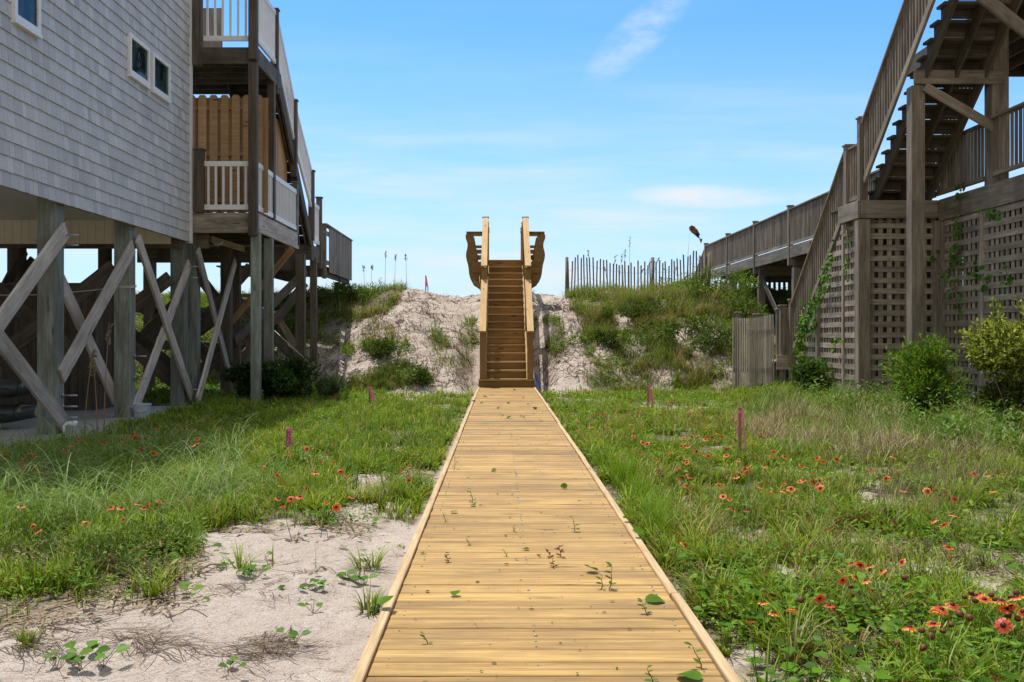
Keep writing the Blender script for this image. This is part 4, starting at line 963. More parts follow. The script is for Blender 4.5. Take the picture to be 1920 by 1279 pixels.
# ================================================================== survey stakes
def stake(px_, ptop, pbase, Y, label, kind, z=None):
    x = XY(px_, Y); zt = ZY(ptop, Y); zg = Hs(x, Y); t = thing('survey_stake', label, 'stake', (x, Y, zg), 'survey stakes with pink ribbon')
    one('stake_shaft', M['stake'], t, lambda q: q.bar((x, Y, zg-.1), (x+random.uniform(-.01, .01), Y, zt+.01), .042 if kind == 'flat' else .03, .022, (0, 1, 0)))
    if kind == 'flat':
        one('ribbon', M['pink'], t, lambda q: q.axbox((x+.018, Y-.012, (zg+zt)/2+.03), (.021, 0, 0), (0, .003, 0), (.012, 0, (zt-zg)*.47)))
        cu = bpy.data.curves.new('lettering', 'FONT'); cu.body = 'RIGGS'; cu.size = .062; cu.extrude = .0008; cu.align_x = 'CENTER'; cu.align_y = 'CENTER'
        tmp = bpy.data.objects.new('tmp', cu); COL.objects.link(tmp); bpy.context.view_layer.update()
        me = bpy.data.meshes.new_from_object(tmp.evaluated_get(bpy.context.evaluated_depsgraph_get())); bpy.data.objects.remove(tmp)
        me.materials.clear(); me.materials.append(M['ink']); o = bpy.data.objects.new('lettering', me); COL.objects.link(o); o.parent = t
        o.location = Vector((x+.02, Y-.0165, (zg+zt)/2+.07))-t.location
        o.rotation_euler = Matrix(((0, -1, 0), (0, 0, -1), (1, 0, 0))).to_euler(); o.scale = (.95, .72, 1)
    else:
        def rb(q, pts, w):
            pts = [Vector(p) for p in pts]
            for a, b in zip(pts[:-1], pts[1:]): q.bar(a, b, w, .003, (0, 1, 0), 0, 1)
        h = zt-zg
        def knot(q): q.box(x-.017, x+.017, Y-.012, Y+.012, zt-.05, zt-.02, 0, 1)
        one('ribbon', M['pink'], t, lambda q: (knot(q), rb(q, [(x+.012, Y-.014, zt-.02), (x+.03, Y-.016, zt-.07), (x+.038, Y-.02, zt-.16), (x+.03, Y-.02, zt-.26), (x+.055, Y-.03, zt-h*.66), (x+.045, Y-.03, zt-h*.86)], .016), rb(q, [(x-.012, Y-.014, zt-.03), (x-.022, Y-.016, zt-.09), (x-.020, Y-.02, zt-.16), (x-.036, Y-.02, zt-.22), (x-.03, Y-.02, zt-h*.52)], .013)) if kind == 'tails' else
            (knot(q), rb(q, [(x+.012, Y-.014, zt-.02), (x+.03, Y-.016, zt-h*.2), (x+.05, Y-.02, zt-h*.42), (x+.075, Y-.02, zt-h*.62), (x+.07, Y-.02, zt-h*.78)], .032), rb(q, [(x+.012, Y-.016, zt-.03), (x+.022, Y-.018, zt-h*.3), (x+.035, Y-.02, zt-h*.55)], .026)))
    return t
stake(539, 806, 868, 9.9, 'flat pink flagged stake with black lettering in the grass beside the house', 'flat')
stake(693, 722, 768, 17.2, 'thin stake with a short pink flag near the spiky yucca at the dune foot', 'flag')
stake(1215, 720, 775, 16.4, 'thin stake with a pink flag in the grass between boardwalk and gate panel', 'flag')
stake(1387, 766, 858, 10.2, 'tall stake with two long pink ribbon tails in front of the dry grass', 'tails')
stake(798, 517, 545, 29.8, 'tiny red topped stake on the grassy dune crest beside the pine stairs', 'flag')

# ================================================================== plants
def cluster_shrub(name, label, loc, rx, ry, h, nleaf, L, Wd, pal, droop=0, stems=6, tippal=None, lobes=7, group=None, cat='shrub'):
    x0, y0 = loc; z0 = Hs(x0, y0); t = thing(name, label, cat, (x0, y0, z0), group)
    r2 = np.random.default_rng(abs(hash(label)) % 99991 if False else int(x0*1000+y0*77) % 99991)
    cen = np.stack([r2.normal(0, .42, lobes)*rx, r2.normal(0, .42, lobes)*ry, h*(.30+.52*r2.random(lobes))], 1); cen[0] = (0, 0, h*.72)
    rad = (.24+.26*r2.random(lobes))*min(rx, ry, h)*1.15
    k = r2.integers(0, lobes, nleaf); d = r2.normal(0, 1, (nleaf, 3)); d /= np.linalg.norm(d, axis=1, keepdims=True)
    rr = rad[k]*(.35+.65*r2.random(nleaf)**.5); c = cen[k]+d*rr[:, None]*np.array([1.1, 1.1, .95])
    ok = c[:, 2] > -.02; c, d = c[ok], d[ok]; n = len(c)
    dirn = d*.8+r2.normal(0, .55, (n, 3))+np.array([0, 0, .35-droop]); nr = d+r2.normal(0, .4, (n, 3))+np.array([0, 0, .5])
    # loose shoots that break the outline
    ns = 22; sh_ = r2.normal(0, 1, (ns, 3)); sh_[:, 2] = np.abs(sh_[:, 2])+.25; sh_ /= np.linalg.norm(sh_, axis=1, keepdims=True); kk = r2.integers(0, lobes, ns); m2 = max(12, nleaf//220)
    tt = r2.random((ns, m2))[..., None]; sl_ = (.35+.75*r2.random(ns))[:, None, None]; cs_ = (cen[kk]+sh_*rad[kk][:, None]*.7)[:, None]+sh_[:, None]*tt*sl_*rad[kk][:, None, None]*1.1+r2.normal(0, .018, (ns, m2, 3))
    c = np.concatenate([c, cs_.reshape(-1, 3)]); d = np.concatenate([d, np.repeat(sh_, m2, 0)]); n = len(c)
    dirn = d*.8+r2.normal(0, .55, (n, 3))+np.array([0, 0, .35-droop]); nr = d+r2.normal(0, .4, (n, 3))+np.array([0, 0, .5])
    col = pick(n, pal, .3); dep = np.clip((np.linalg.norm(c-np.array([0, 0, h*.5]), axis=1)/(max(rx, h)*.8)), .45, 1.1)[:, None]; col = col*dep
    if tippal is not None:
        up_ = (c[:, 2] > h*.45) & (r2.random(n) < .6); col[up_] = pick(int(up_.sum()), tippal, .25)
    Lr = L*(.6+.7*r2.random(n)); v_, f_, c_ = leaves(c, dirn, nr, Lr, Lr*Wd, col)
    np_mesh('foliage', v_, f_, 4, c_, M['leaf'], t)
    def st(q):
        for i in range(stems):
            e = Vector(cen[i % lobes])*.95+Vector((0, 0, 0)); q.tube([Vector((x0, y0, z0-.05))+Vector((r2.normal(0, .05), r2.normal(0, .05), 0)), Vector((x0, y0, z0))+e*.5+Vector((0, 0, .05)), Vector((x0, y0, z0))+e], [.014, .010, .005], 6)
    one('stems', M['stake'], t, st); return t
GRN = [(.07,.16,.02), (.13,.24,.035), (.05,.11,.015)]; YEL = [(.34,.38,.06), (.42,.43,.10), (.25,.31,.05)]; DGR = [(.055,.13,.02), (.09,.18,.03), (.035,.085,.015)]
cluster_shrub('shrub', 'yellow green leafy shrub growing against the lattice wall', (6.45, 12.35), .66, .6, 1.5, 11000, .055, .5, [(.17,.22,.035), (.25,.28,.05), (.09,.13,.02)], stems=7, tippal=YEL, lobes=13)
def cedar(label, loc, h, rad, nb, pal):
    x0, y0 = loc; z0 = Hs(x0, y0); t = thing('cedar_bush', label, 'bush', (x0, y0, z0)); P = []
    r2 = np.random.default_rng(5)
    B = []
    for i in range(nb):
        s = r2.random(); az = r2.random()*6.28; ln = rad*(1-.55*s)*(.5+.6*r2.random()); zb = h*s*.8
        p0 = np.array([0, 0, zb*.7+.05]); p1 = np.array([math.cos(az)*ln, math.sin(az)*ln, zb+ln*.7])
        m_ = 95; tt = r2.random(m_)**.7; c = p0+(p1-p0)*tt[:, None]+r2.normal(0, .045, (m_, 3)); B.append((p0, p1))
        d = (p1-p0)/np.linalg.norm(p1-p0)+r2.normal(0, .6, (m_, 3)); P.append((c, d))
    c = np.concatenate([p[0] for p in P]); d = np.concatenate([p[1] for p in P]); n = len(c)
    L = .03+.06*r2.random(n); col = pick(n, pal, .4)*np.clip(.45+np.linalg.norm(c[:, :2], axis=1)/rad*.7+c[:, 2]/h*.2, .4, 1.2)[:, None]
    v_, f_, c_ = leaves(c, d, r2.normal(0, 1, (n, 3))+np.array([0, 0, .6]), L, L*.16+.004, col, )
    np_mesh('foliage', v_, f_, 4, c_, M['leaf'], t)
    one('stems', M['stake'], t, lambda q: [q.tube([Vector((x0, y0, z0))+Vector(a), Vector((x0, y0, z0))+Vector(b)], [.01, .003], 5) for a, b in B]+[q.tube([(x0, y0, z0-.05), (x0, y0, z0+h*.7)], [.03, .012], 7)])
    return t
cedar('bright green feathery evergreen bush in front of the tall timber post', (5.95, 13.9), 1.2, .66, 110, [(.11,.25,.018), (.17,.33,.025), (.06,.14,.012), (.28,.40,.05)])
for lab, loc, r_, h_, n_, dr in (
    ('dark drooping shrub under the deck beside the pale green ground post', (-4.72, 18.1), .33, .85, 2200, .9),
    ('dense dark green shrub directly in front of the deck ground posts', (-4.18, 18.4), .42, .82, 3200, .2),
    ('rounded dark green bush at the outer corner of the deck posts', (-3.85, 18.9), .46, .80, 3400, .1),
    ('low leafy bush sprouting below the lattice under the lower stairs', (5.75, 18.4), .5, .55, 2600, .0)):
    cluster_shrub('shrub', lab, loc, r_, r_, h_, n_, .075, .36, DGR if loc[0] < 0 else GRN, droop=dr, lobes=8)
for lab, px_, py2, r_, h_ in (('small round weed bush at the sandy dune foot', 789, 722, .34, .30), ('low green bush on the sandy dune slope', 712, 668, .42, .34), ('leafy bush on the grassy dune crest behind the walkway', 660, 572, .6, .5),
    ('light green bush on the vegetated dune slope below the sand fence', 1290, 640, .75, .5), ('leafy green bush at the end of the long deck', 1335, 560, .7, .75), ('bushy plant on the dune slope under the deck fascia', 1375, 610, .7, .7), ('dark bush in the shade beneath the long deck', 1440, 585, .6, .8),
    ('green bush on the dune slope beside the gate panel', 1345, 665, .6, .5), ('round green bush on the lower dune near the stairs', 1150, 652, .55, .36), ('spreading green bush on the dune near the fence end', 1200, 600, .7, .4)):
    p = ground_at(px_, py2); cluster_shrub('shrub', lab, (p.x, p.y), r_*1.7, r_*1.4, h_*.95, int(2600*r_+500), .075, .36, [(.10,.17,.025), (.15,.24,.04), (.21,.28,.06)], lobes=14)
for lab, px_, py2, r_, h_ in (('low grey green weed clump at the edge of the bare sand', 205, 1085, .55, .22), ('leafy weed clump nearest the frame corner at the sand edge', 50, 1075, .5, .24), ('small weed clump between the sand and the arching grass', 300, 1040, .35, .18)):
    p = ground_at(px_, py2); cluster_shrub('weed_clump', lab, (p.x, p.y), r_, r_*.8, h_*.85, 1700, .030, .3, [(.15,.25,.045), (.21,.31,.06), (.28,.35,.11)], lobes=22, cat='weed clump')
# yucca
def yucca():
    x0, y0 = XY(627, 18.2), 18.2; z0 = Hs(x0, y0); t = thing('yucca', 'spiky yucca plant standing in the grass at the foot of the dune', 'yucca', (x0, y0, z0)); n = 110
    az = rng.random(n)*6.28; ln = rng.random(n)**.7*2.05
    v_, f_, c_ = blades(np.cos(az)*.02, np.sin(az)*.02, np.full(n, .16)+rng.random(n)*.14, .30+.14*rng.random(n), np.full(n, .030), az, ln*.8, rng.random(n)*.25, np.full((n, 3), (.03, .06, .03)), pick(n, [(.09,.15,.07), (.15,.2,.1)]), seg=3)
    np_mesh('leaves', v_, f_, 4, c_, M['leaf'], t); one('stem', M['stake'], t, lambda q: q.tube([(x0, y0, z0-.05), (x0, y0, z0+.28)], [.06, .045], 8))
yucca()
# vines
def vine(label, plane, paths, nl, L=.085, spread=.08, pal=[(.08,.20,.02), (.13,.27,.03), (.05,.13,.015)]):
    P0 = plane(*paths[0][0]); t = thing('vine', label, 'vine', P0, 'green vines climbing the lattice deck'); cs = []; pl = []
    for path in paths:
        pts = [plane(*p) for p in path]; pl.append(pts)
        for i in range(int(nl*len(path))):
            k = random.random()*(len(pts)-1); a = int(k); p = pts[a]+(pts[a+1]-pts[a])*(k-a); cs.append(p-P0+Vector((random.gauss(0, .03)-.03, random.gauss(0, spread), random.gauss(0, spread))))
    c = np.array([tuple(p) for p in cs]); n = len(c); d = rng.normal(0, .5, (n, 3))+np.array([-.3, -.1, -.7]); nr = rng.normal(0, .35, (n, 3))+np.array([-.6, -.5, .5])
    Ls = L*(.6+.7*rng.random(n)); v_, f_, c_ = leaves(c, d, nr, Ls, Ls*.85, pick(n, pal, .3)); np_mesh('leaves', v_, f_, 4, c_, M['leaf'], t)
    def st(q):
        for pts in pl: q.tube([p+Vector((random.gauss(0, .01)-.03, random.gauss(0, .02), random.gauss(0, .02))) for p in pts], .006, 5)
    one('stem', M['stake'], t, st)
dp = lambda x, y: PX(x, y, XD-.05)
vine('thin vine hanging down the right lattice from the deck beam', dp, [[(1806, 345), (1802, 380), (1797, 420), (1800, 440)], [(1800, 440), (1795, 470), (1800, 500)]], 7)
vine('vine creeping sideways across the lattice between two stiles', dp, [[(1742, 430), (1752, 480), (1768, 515)], [(1768, 515), (1785, 500), (1790, 478)], [(1792, 525), (1795, 560), (1802, 590)]], 6)
vine('short leafy vine tip poking through the upper lattice', dp, [[(1853, 395), (1862, 397), (1875, 392)]], 5)
vine('vine sprig in the middle of the wide lattice panel', dp, [[(1828, 498), (1832, 520), (1840, 528)], [(1845, 525), (1860, 520), (1853, 520)], [(1888, 496), (1896, 522), (1895, 525)]], 4)
ap = lambda x, y: PX(x, y, XA-.06)
vine('dense bright vine smothering the lower stair rail and lattice', ap, [[(1566, 470), (1560, 500), (1548, 525), (1540, 545)], [(1545, 545), (1530, 560), (1515, 585), (1508, 610)], [(1508, 590), (1500, 620), (1502, 650), (1510, 668)], [(1530, 590), (1520, 610), (1512, 600)], [(1535, 560), (1525, 590), (1530, 610)], [(1505, 580), (1510, 640), (1496, 660)]], 14, .08, .11)
vine('thin vine dangling on the narrow lattice strip by the corner post', ap, [[(1592, 430), (1594, 460), (1590, 500), (1596, 520)], [(1570, 620), (1572, 640), (1570, 655)]], 4)
# ================================================================== ground vegetation (nobody could count it)
def scatter(n, y0, y1, margin=1.2, skip=None):
    y = y0+(y1-y0)*rng.random(n)
    xl_ = -(VX/F)*y-margin; xr = ((1920-VX)/F)*y+margin
    x = xl_+(xr-xl_)*rng.random(n); return x, y
def proj(x, y, z=None):
    z = H(x, y) if z is None else z
    return VX+x*F/y, VY-(z-CZ)*F/y
def shade_dune(y): return sstep(20.5, 23, y)
BANDS = [(2.4, 5, 7500), (5, 8, 4600), (8, 12, 3300), (12, 17, 2400), (17, 22, 1700), (22, 34, 620)]
LAWN = [(.165,.25,.02), (.24,.33,.035), (.095,.165,.014), (.34,.38,.06), (.21,.29,.025)]
parts = []
for y0, y1, dens in BANDS:
    area = ((y0+y1)/2*1920/F+2.4)*(y1-y0); n = int(area*dens); x, y = scatter(n, y0, y1)
    g = veg(x, y); cl = fbm(x*2.6, y*2.6, 21, 3); keep = rng.random(n) < .55*np.clip(g*1.1-.12, 0, 1)*np.clip((cl-.36)*5.0, .06, 1)*(g > .22)
    x, y, cl = x[keep], y[keep], cl[keep]; n = len(x); z = H(x, y); u_, v_ = proj(x, y, z)
    dune = sstep(20.5, 23.5, y); fld = sstep(13, 17, y)*(1-dune)
    L = (.05+.115*rng.random(n)**1.3)*(.75+.9*np.clip(cl-.3, 0, .5)*1.6)*(1+1.3*dune*rng.random(n))
    L = np.where(np.abs(x-.155) < 1.1, L*.85, L)
    wdt = np.clip(.0052+.00045*y, .006, .016)*(.6+.8*rng.random(n))
    col = pick(n, LAWN, .28); 
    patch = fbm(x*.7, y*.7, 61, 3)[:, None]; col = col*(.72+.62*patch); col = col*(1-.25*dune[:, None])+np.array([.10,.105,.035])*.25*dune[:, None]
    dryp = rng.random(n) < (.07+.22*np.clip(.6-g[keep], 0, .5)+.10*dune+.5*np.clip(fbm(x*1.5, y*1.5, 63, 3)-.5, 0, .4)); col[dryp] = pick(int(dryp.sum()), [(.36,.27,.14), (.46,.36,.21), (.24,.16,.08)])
    parts.append(blades(x, y, z, L, wdt, rng.random(n)*6.283, np.abs(rng.normal(.25, .3, n)), rng.normal(.75, .45, n), col*.38, col*1.25, seg=2))  # blade bases darkened for the shade low in the grass
for y0, y1, dens, per in [(2.4, 5, 210, 20), (5, 8, 150, 19), (8, 12, 100, 17), (12, 17, 66, 15), (17, 22, 44, 13), (22, 33, 9, 16)]:   # spreading tufts
    area = ((y0+y1)/2*1920/F+2.4)*(y1-y0); n = int(area*dens); x, y = scatter(n, y0, y1); g = veg(x, y); cl = fbm(x*2.6, y*2.6, 21, 3)
    keep = (g > .2) & (rng.random(n) < np.clip(g*1.3-.1, 0, 1)*np.clip((cl-.41)*7, .03, 1)); x, y = x[keep], y[keep]; n0 = len(x); sz = .6+.8*rng.random(n0)**1.5; tc_ = pick(n0, LAWN, .25)
    dd = rng.random(n0) < np.clip(.08+1.6*(fbm(x*.8, y*.8, 67, 3)-.48)*(x > 1), .06, .5); tc_[dd] = pick(int(dd.sum()), [(.38,.29,.15), (.30,.25,.10), (.26,.18,.09)])
    x = np.repeat(x, per); y = np.repeat(y, per); sz = np.repeat(sz, per); tc_ = np.repeat(tc_, per, 0)*(.8+.4*rng.random((n0*per, 1))); n = len(x); az = rng.random(n)*6.283
    x = x+np.cos(az)*.018; y = y+np.sin(az)*.018; ok = (np.abs(x-.155) > .70) | (y > 22.3); x, y, sz, tc_, az = x[ok], y[ok], sz[ok], tc_[ok], az[ok]; n = len(x)
    parts.append(blades(x, y, H(x, y), (.11+.11*rng.random(n))*sz, np.clip(.0068+.00045*y, .008, .017)*(.7+.6*rng.random(n)), az, .1+.75*rng.random(n), .6+.9*rng.random(n), tc_*.28, tc_*1.3, seg=3))  # dark bases painted in for shadow inside the tufts
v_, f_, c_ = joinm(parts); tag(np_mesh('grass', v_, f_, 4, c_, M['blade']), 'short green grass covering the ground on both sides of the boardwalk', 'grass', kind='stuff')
# leafy weeds low to the ground
parts = []
for y0, y1, dens in [(2.4, 5, 1100), (5, 8, 560), (8, 12, 330), (12, 18, 210), (18, 22, 260), (22, 33, 260)]:
    area = ((y0+y1)/2*1920/F+2.4)*(y1-y0); n = int(area*dens); x, y = scatter(n, y0, y1)
    g = veg(x, y); cl = fbm(x*1.9+9, y*1.9, 23, 3); cl = np.where(x > .6, cl+.05, cl-.02); keep = (g > .25) & (rng.random(n) < np.clip(g, 0, 1)*np.clip((cl-.44)*6, .03, 1))
    x, y = x[keep], y[keep]; k = 4; x = np.repeat(x, k)+rng.normal(0, .035, len(x)*k); y = np.repeat(y, k)+rng.normal(0, .035, len(y)*k); n = len(x)
    ok = (np.abs(x-.155) > .72) | (y > 22.4); x, y = x[ok], y[ok]; n = len(x)
    z = H(x, y)+.015+.11*rng.random(n)**1.4; az = rng.random(n)*6.283; el = rng.normal(.25, .35, n)
    d = np.stack([np.cos(az)*np.cos(el), np.sin(az)*np.cos(el), np.sin(el)], 1); nr = rng.normal(0, .35, (n, 3))+np.array([0, 0, 1])
    L = (.022+.032*rng.random(n))*np.clip(.85+.03*y, .9, 1.9); col = pick(n, [(.065,.155,.011), (.11,.22,.016), (.16,.28,.024), (.24,.33,.05)], .3)
    br_ = rng.random(n) < .07; col[br_] = (.14, .035, .015)
    parts.append(leaves(np.stack([x, y, z], 1), d, nr, L, L*(.22+.3*rng.random(n)), col))
v_, f_, c_ = joinm(parts); tag(np_mesh('leafy_weeds', v_, f_, 4, c_, M['leaf']), 'low leafy green weeds mixed through the grass', 'weeds', kind='stuff')
def region(poly, n, y0, y1, soft=0):
    x, y = scatter(n, y0, y1, .2); u_, v2 = proj(x, y); nu = (fbm(x*2, y*2, 131)-.5)*120; nv = (fbm(x*2, y*2, 139)-.5)*60
    k = in_poly(u_+nu, v2+nv, poly) & (veg(x, y) > .1); return x[k], y[k]
def tufts(x, y, per, spread):
    x = np.repeat(x, per)+rng.normal(0, spread, len(x)*per); y = np.repeat(y, per)+rng.normal(0, spread, len(y)*per)
    ok = ((np.abs(x-.155) > .8) | (y > 27.5)) ; return x[ok], y[ok]
# long arching blades near the house
x, y = region([(-60,815),(250,800),(430,850),(520,935),(420,985),(180,1030),(-60,1010)], 9000, 4.5, 11.5); x, y = x[:330], y[:330]; x, y = tufts(x, y, 9, .045); n = len(x)
A1 = blades(x, y, H(x, y), .34+.50*rng.random(n)**1.2, np.full(n, .0062)*(.6+.7*rng.random(n)), rng.random(n)*6.283, np.abs(rng.normal(.30, .2, n)), 1.5+1.3*rng.random(n), pick(n, [(.09,.17,.025), (.12,.21,.035)]), pick(n, [(.20,.29,.08), (.16,.26,.05), (.46,.50,.30)]), seg=7)
x, y = region([(500,790),(900,740),(900,860),(700,930),(520,960)], 5000, 7, 17); x, y = x[:150], y[:150]; x, y = tufts(x, y, 9, .03); n = len(x)
A2 = blades(x, y, H(x, y), .16+.24*rng.random(n), np.full(n, .007), rng.random(n)*6.283, np.abs(rng.normal(.15, .2, n)), .6+.8*rng.random(n), pick(n, [(.06,.13,.025)]), pick(n, [(.15,.24,.06), (.11,.2,.04)]), seg=4)
x, y = region([(1060,880),(1130,870),(1260,1010),(1210,1030),(1120,960)], 6000, 4, 10); x, y = x[:110], y[:110]; x, y = tufts(x, y, 16, .035); n = len(x)
A3 = blades(x, y, H(x, y), .14+.22*rng.random(n), np.full(n, .0075), rng.random(n)*6.283, np.abs(rng.normal(.12, .2, n)), .5+.7*rng.random(n), pick(n, [(.11,.19,.015)]), pick(n, [(.22,.34,.03), (.16,.27,.02)]), seg=4)
x, y = region([(1040,720),(1920,720),(1920,1100),(1300,1100)], 9000, 4, 17); x, y = x[:330], y[:330]; x, y = tufts(x, y, 8, .03); n = len(x)
A4 = blades(x, y, H(x, y), .13+.22*rng.random(n), np.full(n, .0062), rng.random(n)*6.283, np.abs(rng.normal(.15, .2, n)), .6+.8*rng.random(n), pick(n, [(.07,.14,.025), (.15,.13,.06)]), pick(n, [(.16,.24,.06), (.25,.24,.11)]), seg=4)
v_, f_, c_ = joinm([A1, A2, A3, A4]); tag(np_mesh('tall_grass', v_, f_, 4, c_, M['blade']), 'long arching grass blades in clumps, thickest below the grey house', 'grass', kind='stuff')
# dry and mixed tall growth in front of the lattice
x, y = region([(1395,735),(1500,712),(1700,700),(1930,740),(1960,880),(1720,862),(1560,872),(1440,850),(1395,800)], 40000, 8.0, 17.5); x, y = x[:2300], y[:2300]; x, y = tufts(x, y, 13, .06); n = len(x)
gm = fbm(x*1.1, y*1.1, 71, 3); hv = .35+2.0*np.clip(fbm(x*1.7, y*1.7, 73, 3)-.30, 0, .6); dry = rng.random(n) < np.clip((gm-.40)*5, .08, .9)
col = pick(n, [(.10,.20,.02), (.15,.26,.035), (.24,.31,.06)], .3); col[dry] = pick(int(dry.sum()), [(.40,.31,.17), (.30,.22,.12), (.50,.41,.25)], .25)
B1 = blades(x, y, H(x, y), (.14+.44*rng.random(n)**1.4*(1-.3*dry))*hv, np.full(n, .007)*(.6+.8*rng.random(n)), rng.random(n)*6.283, np.abs(rng.normal(.3, .35, n)), rng.normal(.9, .7, n), col*.7, col*1.15, seg=4)
x, y = region([(1640,905),(1780,880),(1900,900),(1800,960),(1640,980)], 9000, 5, 10); x, y = x[:200], y[:200]; x, y = tufts(x, y, 8, .06); n = len(x)
B2 = blades(x, y, H(x, y), .10+.2*rng.random(n), np.full(n, .005), rng.random(n)*6.283, np.abs(rng.normal(.3, .3, n)), rng.normal(.5, .5, n), pick(n, [(.22,.17,.11)]), pick(n, [(.34,.26,.17), (.2,.13,.08)]), seg=3)
v_, f_, c_ = joinm([B1, B2]); tag(np_mesh('dry_grass', v_, f_, 4, c_, M['dry']), 'tall straw coloured and green grass growing in front of the lattice wall', 'grass', kind='stuff')
# round pennywort leaves and broader weeds
x, y = scatter(9000, 2.5, 9, .3); g = veg(x, y); k = (g > .3) & (np.abs(x-.155) > .74) & ((x > .5) | (rng.random(len(x)) < .25)) & (fbm(x*1.8, y*1.8, 401, 2) > .5); x, y = x[k][:1500], y[k][:1500]; n = len(x); z = H(x, y)+.03+.10*rng.random(n)
az = rng.random(n)*6.283; L = .03+.045*rng.random(n)**2; v_, f_, c_ = leaves(np.stack([x, y, z], 1), np.stack([np.cos(az), np.sin(az), .15*np.ones(n)], 1), rng.normal(0, .22, (n, 3))+np.array([0, -.15, 1]), L, L*.95, pick(n, [(.07,.17,.012), (.11,.24,.016), (.17,.28,.035), (.05,.12,.011)], .2)); A_ = (v_, f_, c_)
B_ = blades(x, y, H(x, y), z-H(x, y)+.01, np.full(n, .003), az, np.zeros(n), np.zeros(n), np.full((n, 3), (.1, .15, .03)), np.full((n, 3), (.1, .18, .03)), 2)
v_, f_, c_ = joinm([A_, B_]); tag(np_mesh('broad_weeds', v_, f_, 4, c_, M['leaf']), 'round broad leaves of weeds low in the near grass', 'weeds', kind='stuff')
# crumbs on the boards
n = 420; y = 3.2+18.6*rng.random(n)**1.25; x = XC+rng.normal(0, .33, n); k = np.abs(x-XC) < .58; x, y = x[k], y[k]; n = len(x); az = rng.random(n)*6.283; L = .010+.022*rng.random(n)**2
v_, f_, c_ = leaves(np.stack([x, y, np.full(n, DZ+.006)], 1), np.stack([np.cos(az), np.sin(az), .12*rng.random(n)], 1), rng.normal(0, .15, (n, 3))+np.array([0, 0, 1]), L, L*(.25+.4*rng.random(n)), pick(n, [(.09,.16,.03), (.10,.06,.03), (.05,.035,.02)], .2))
tag(np_mesh('leaf_litter', v_, f_, 4, c_, M['leaf']), 'crumbs of leaves and bark strewn over the boardwalk', 'debris', kind='stuff')
# taller leafy weeds at the lattice
x, y = region([(1500,690),(1700,700),(1920,720),(1920,860),(1760,860),(1640,800),(1500,760)], 9000, 9, 17.5); x, y = x[:330], y[:330]; n0 = len(x); zz = .15+.4*rng.random(n0)
k = 22; xs = np.repeat(x, k)+rng.normal(0, .05, n0*k); ys = np.repeat(y, k)+rng.normal(0, .05, n0*k); zs = H(np.repeat(x, k), np.repeat(y, k))+np.repeat(zz, k)*rng.random(n0*k); n = len(xs)
az = rng.random(n)*6.283; v_, f_, c_ = leaves(np.stack([xs, ys, zs], 1), np.stack([np.cos(az), np.sin(az), .4+.4*rng.random(n)], 1), rng.normal(0, .4, (n, 3))+np.array([0, 0, 1]), .05+.05*rng.random(n), .014+.018*rng.random(n), pick(n, [(.07,.16,.02), (.12,.22,.035), (.2,.26,.08)], .3))
tag(np_mesh('weed_foliage', v_, f_, 4, c_, M['leaf']), 'tangled leafy weeds along the base of the lattice wall', 'weeds', kind='stuff')
# dune grass and sea oats
def dg(poly, cnt, per, lo, hi, seed): 
    x, y = region(poly, 30000, 21.5, 33); x, y = x[:cnt], y[:cnt]; k = fbm(x*1.1, y*1.1, 93, 2) > .46; x, y = x[k], y[k]; return tufts(x, y, per, .07)+(lo, hi)
parts = []
for x, y, lo, hi in (dg([(600,540),(680,530),(770,540),(750,570),(700,600),(620,640)], 200, 26, .25, .5, 1), dg([(1020,545),(1400,540),(1400,600),(1100,610)], 420, 26, .25, .55, 2), dg([(1080,580),(1400,590),(1400,730),(1250,720),(1130,660)], 520, 22, .18, .42, 3),
    dg([(1105,650),(1400,660),(1400,740),(1120,742)], 150, 22, .12, .28, 7), dg([(-100,540),(640,540),(620,760),(-100,760)], 700, 20, .2, .5, 4), dg([(660,570),(760,560),(900,590),(900,735),(640,720)], 80, 24, .14, .3, 5), dg([(640,700),(780,690),(800,735),(640,740)], 120, 20, .12, .25, 6)):
    n = len(x); pn = fbm(x*.9, y*.9, 88, 3); col = pick(n, [(.09,.16,.025), (.15,.22,.04), (.24,.26,.08)], .3); dry = rng.random(n) < np.clip((pn-.42)*3, .06, .7); col[dry] = pick(int(dry.sum()), [(.36,.28,.16), (.27,.19,.11)])
    parts.append(blades(x, y, H(x, y), lo+(hi-lo)*rng.random(n), np.full(n, .011)*(.6+.8*rng.random(n)), rng.random(n)*6.283, np.abs(rng.normal(.35, .3, n)), rng.normal(1.1, .6, n), col*.6, col*1.15, seg=4))
v_, f_, c_ = joinm(parts); tag(np_mesh('dune_grass', v_, f_, 4, c_, M['blade']), 'dune grass in shaggy tufts over the slope and crest of the dune', 'grass', kind='stuff')
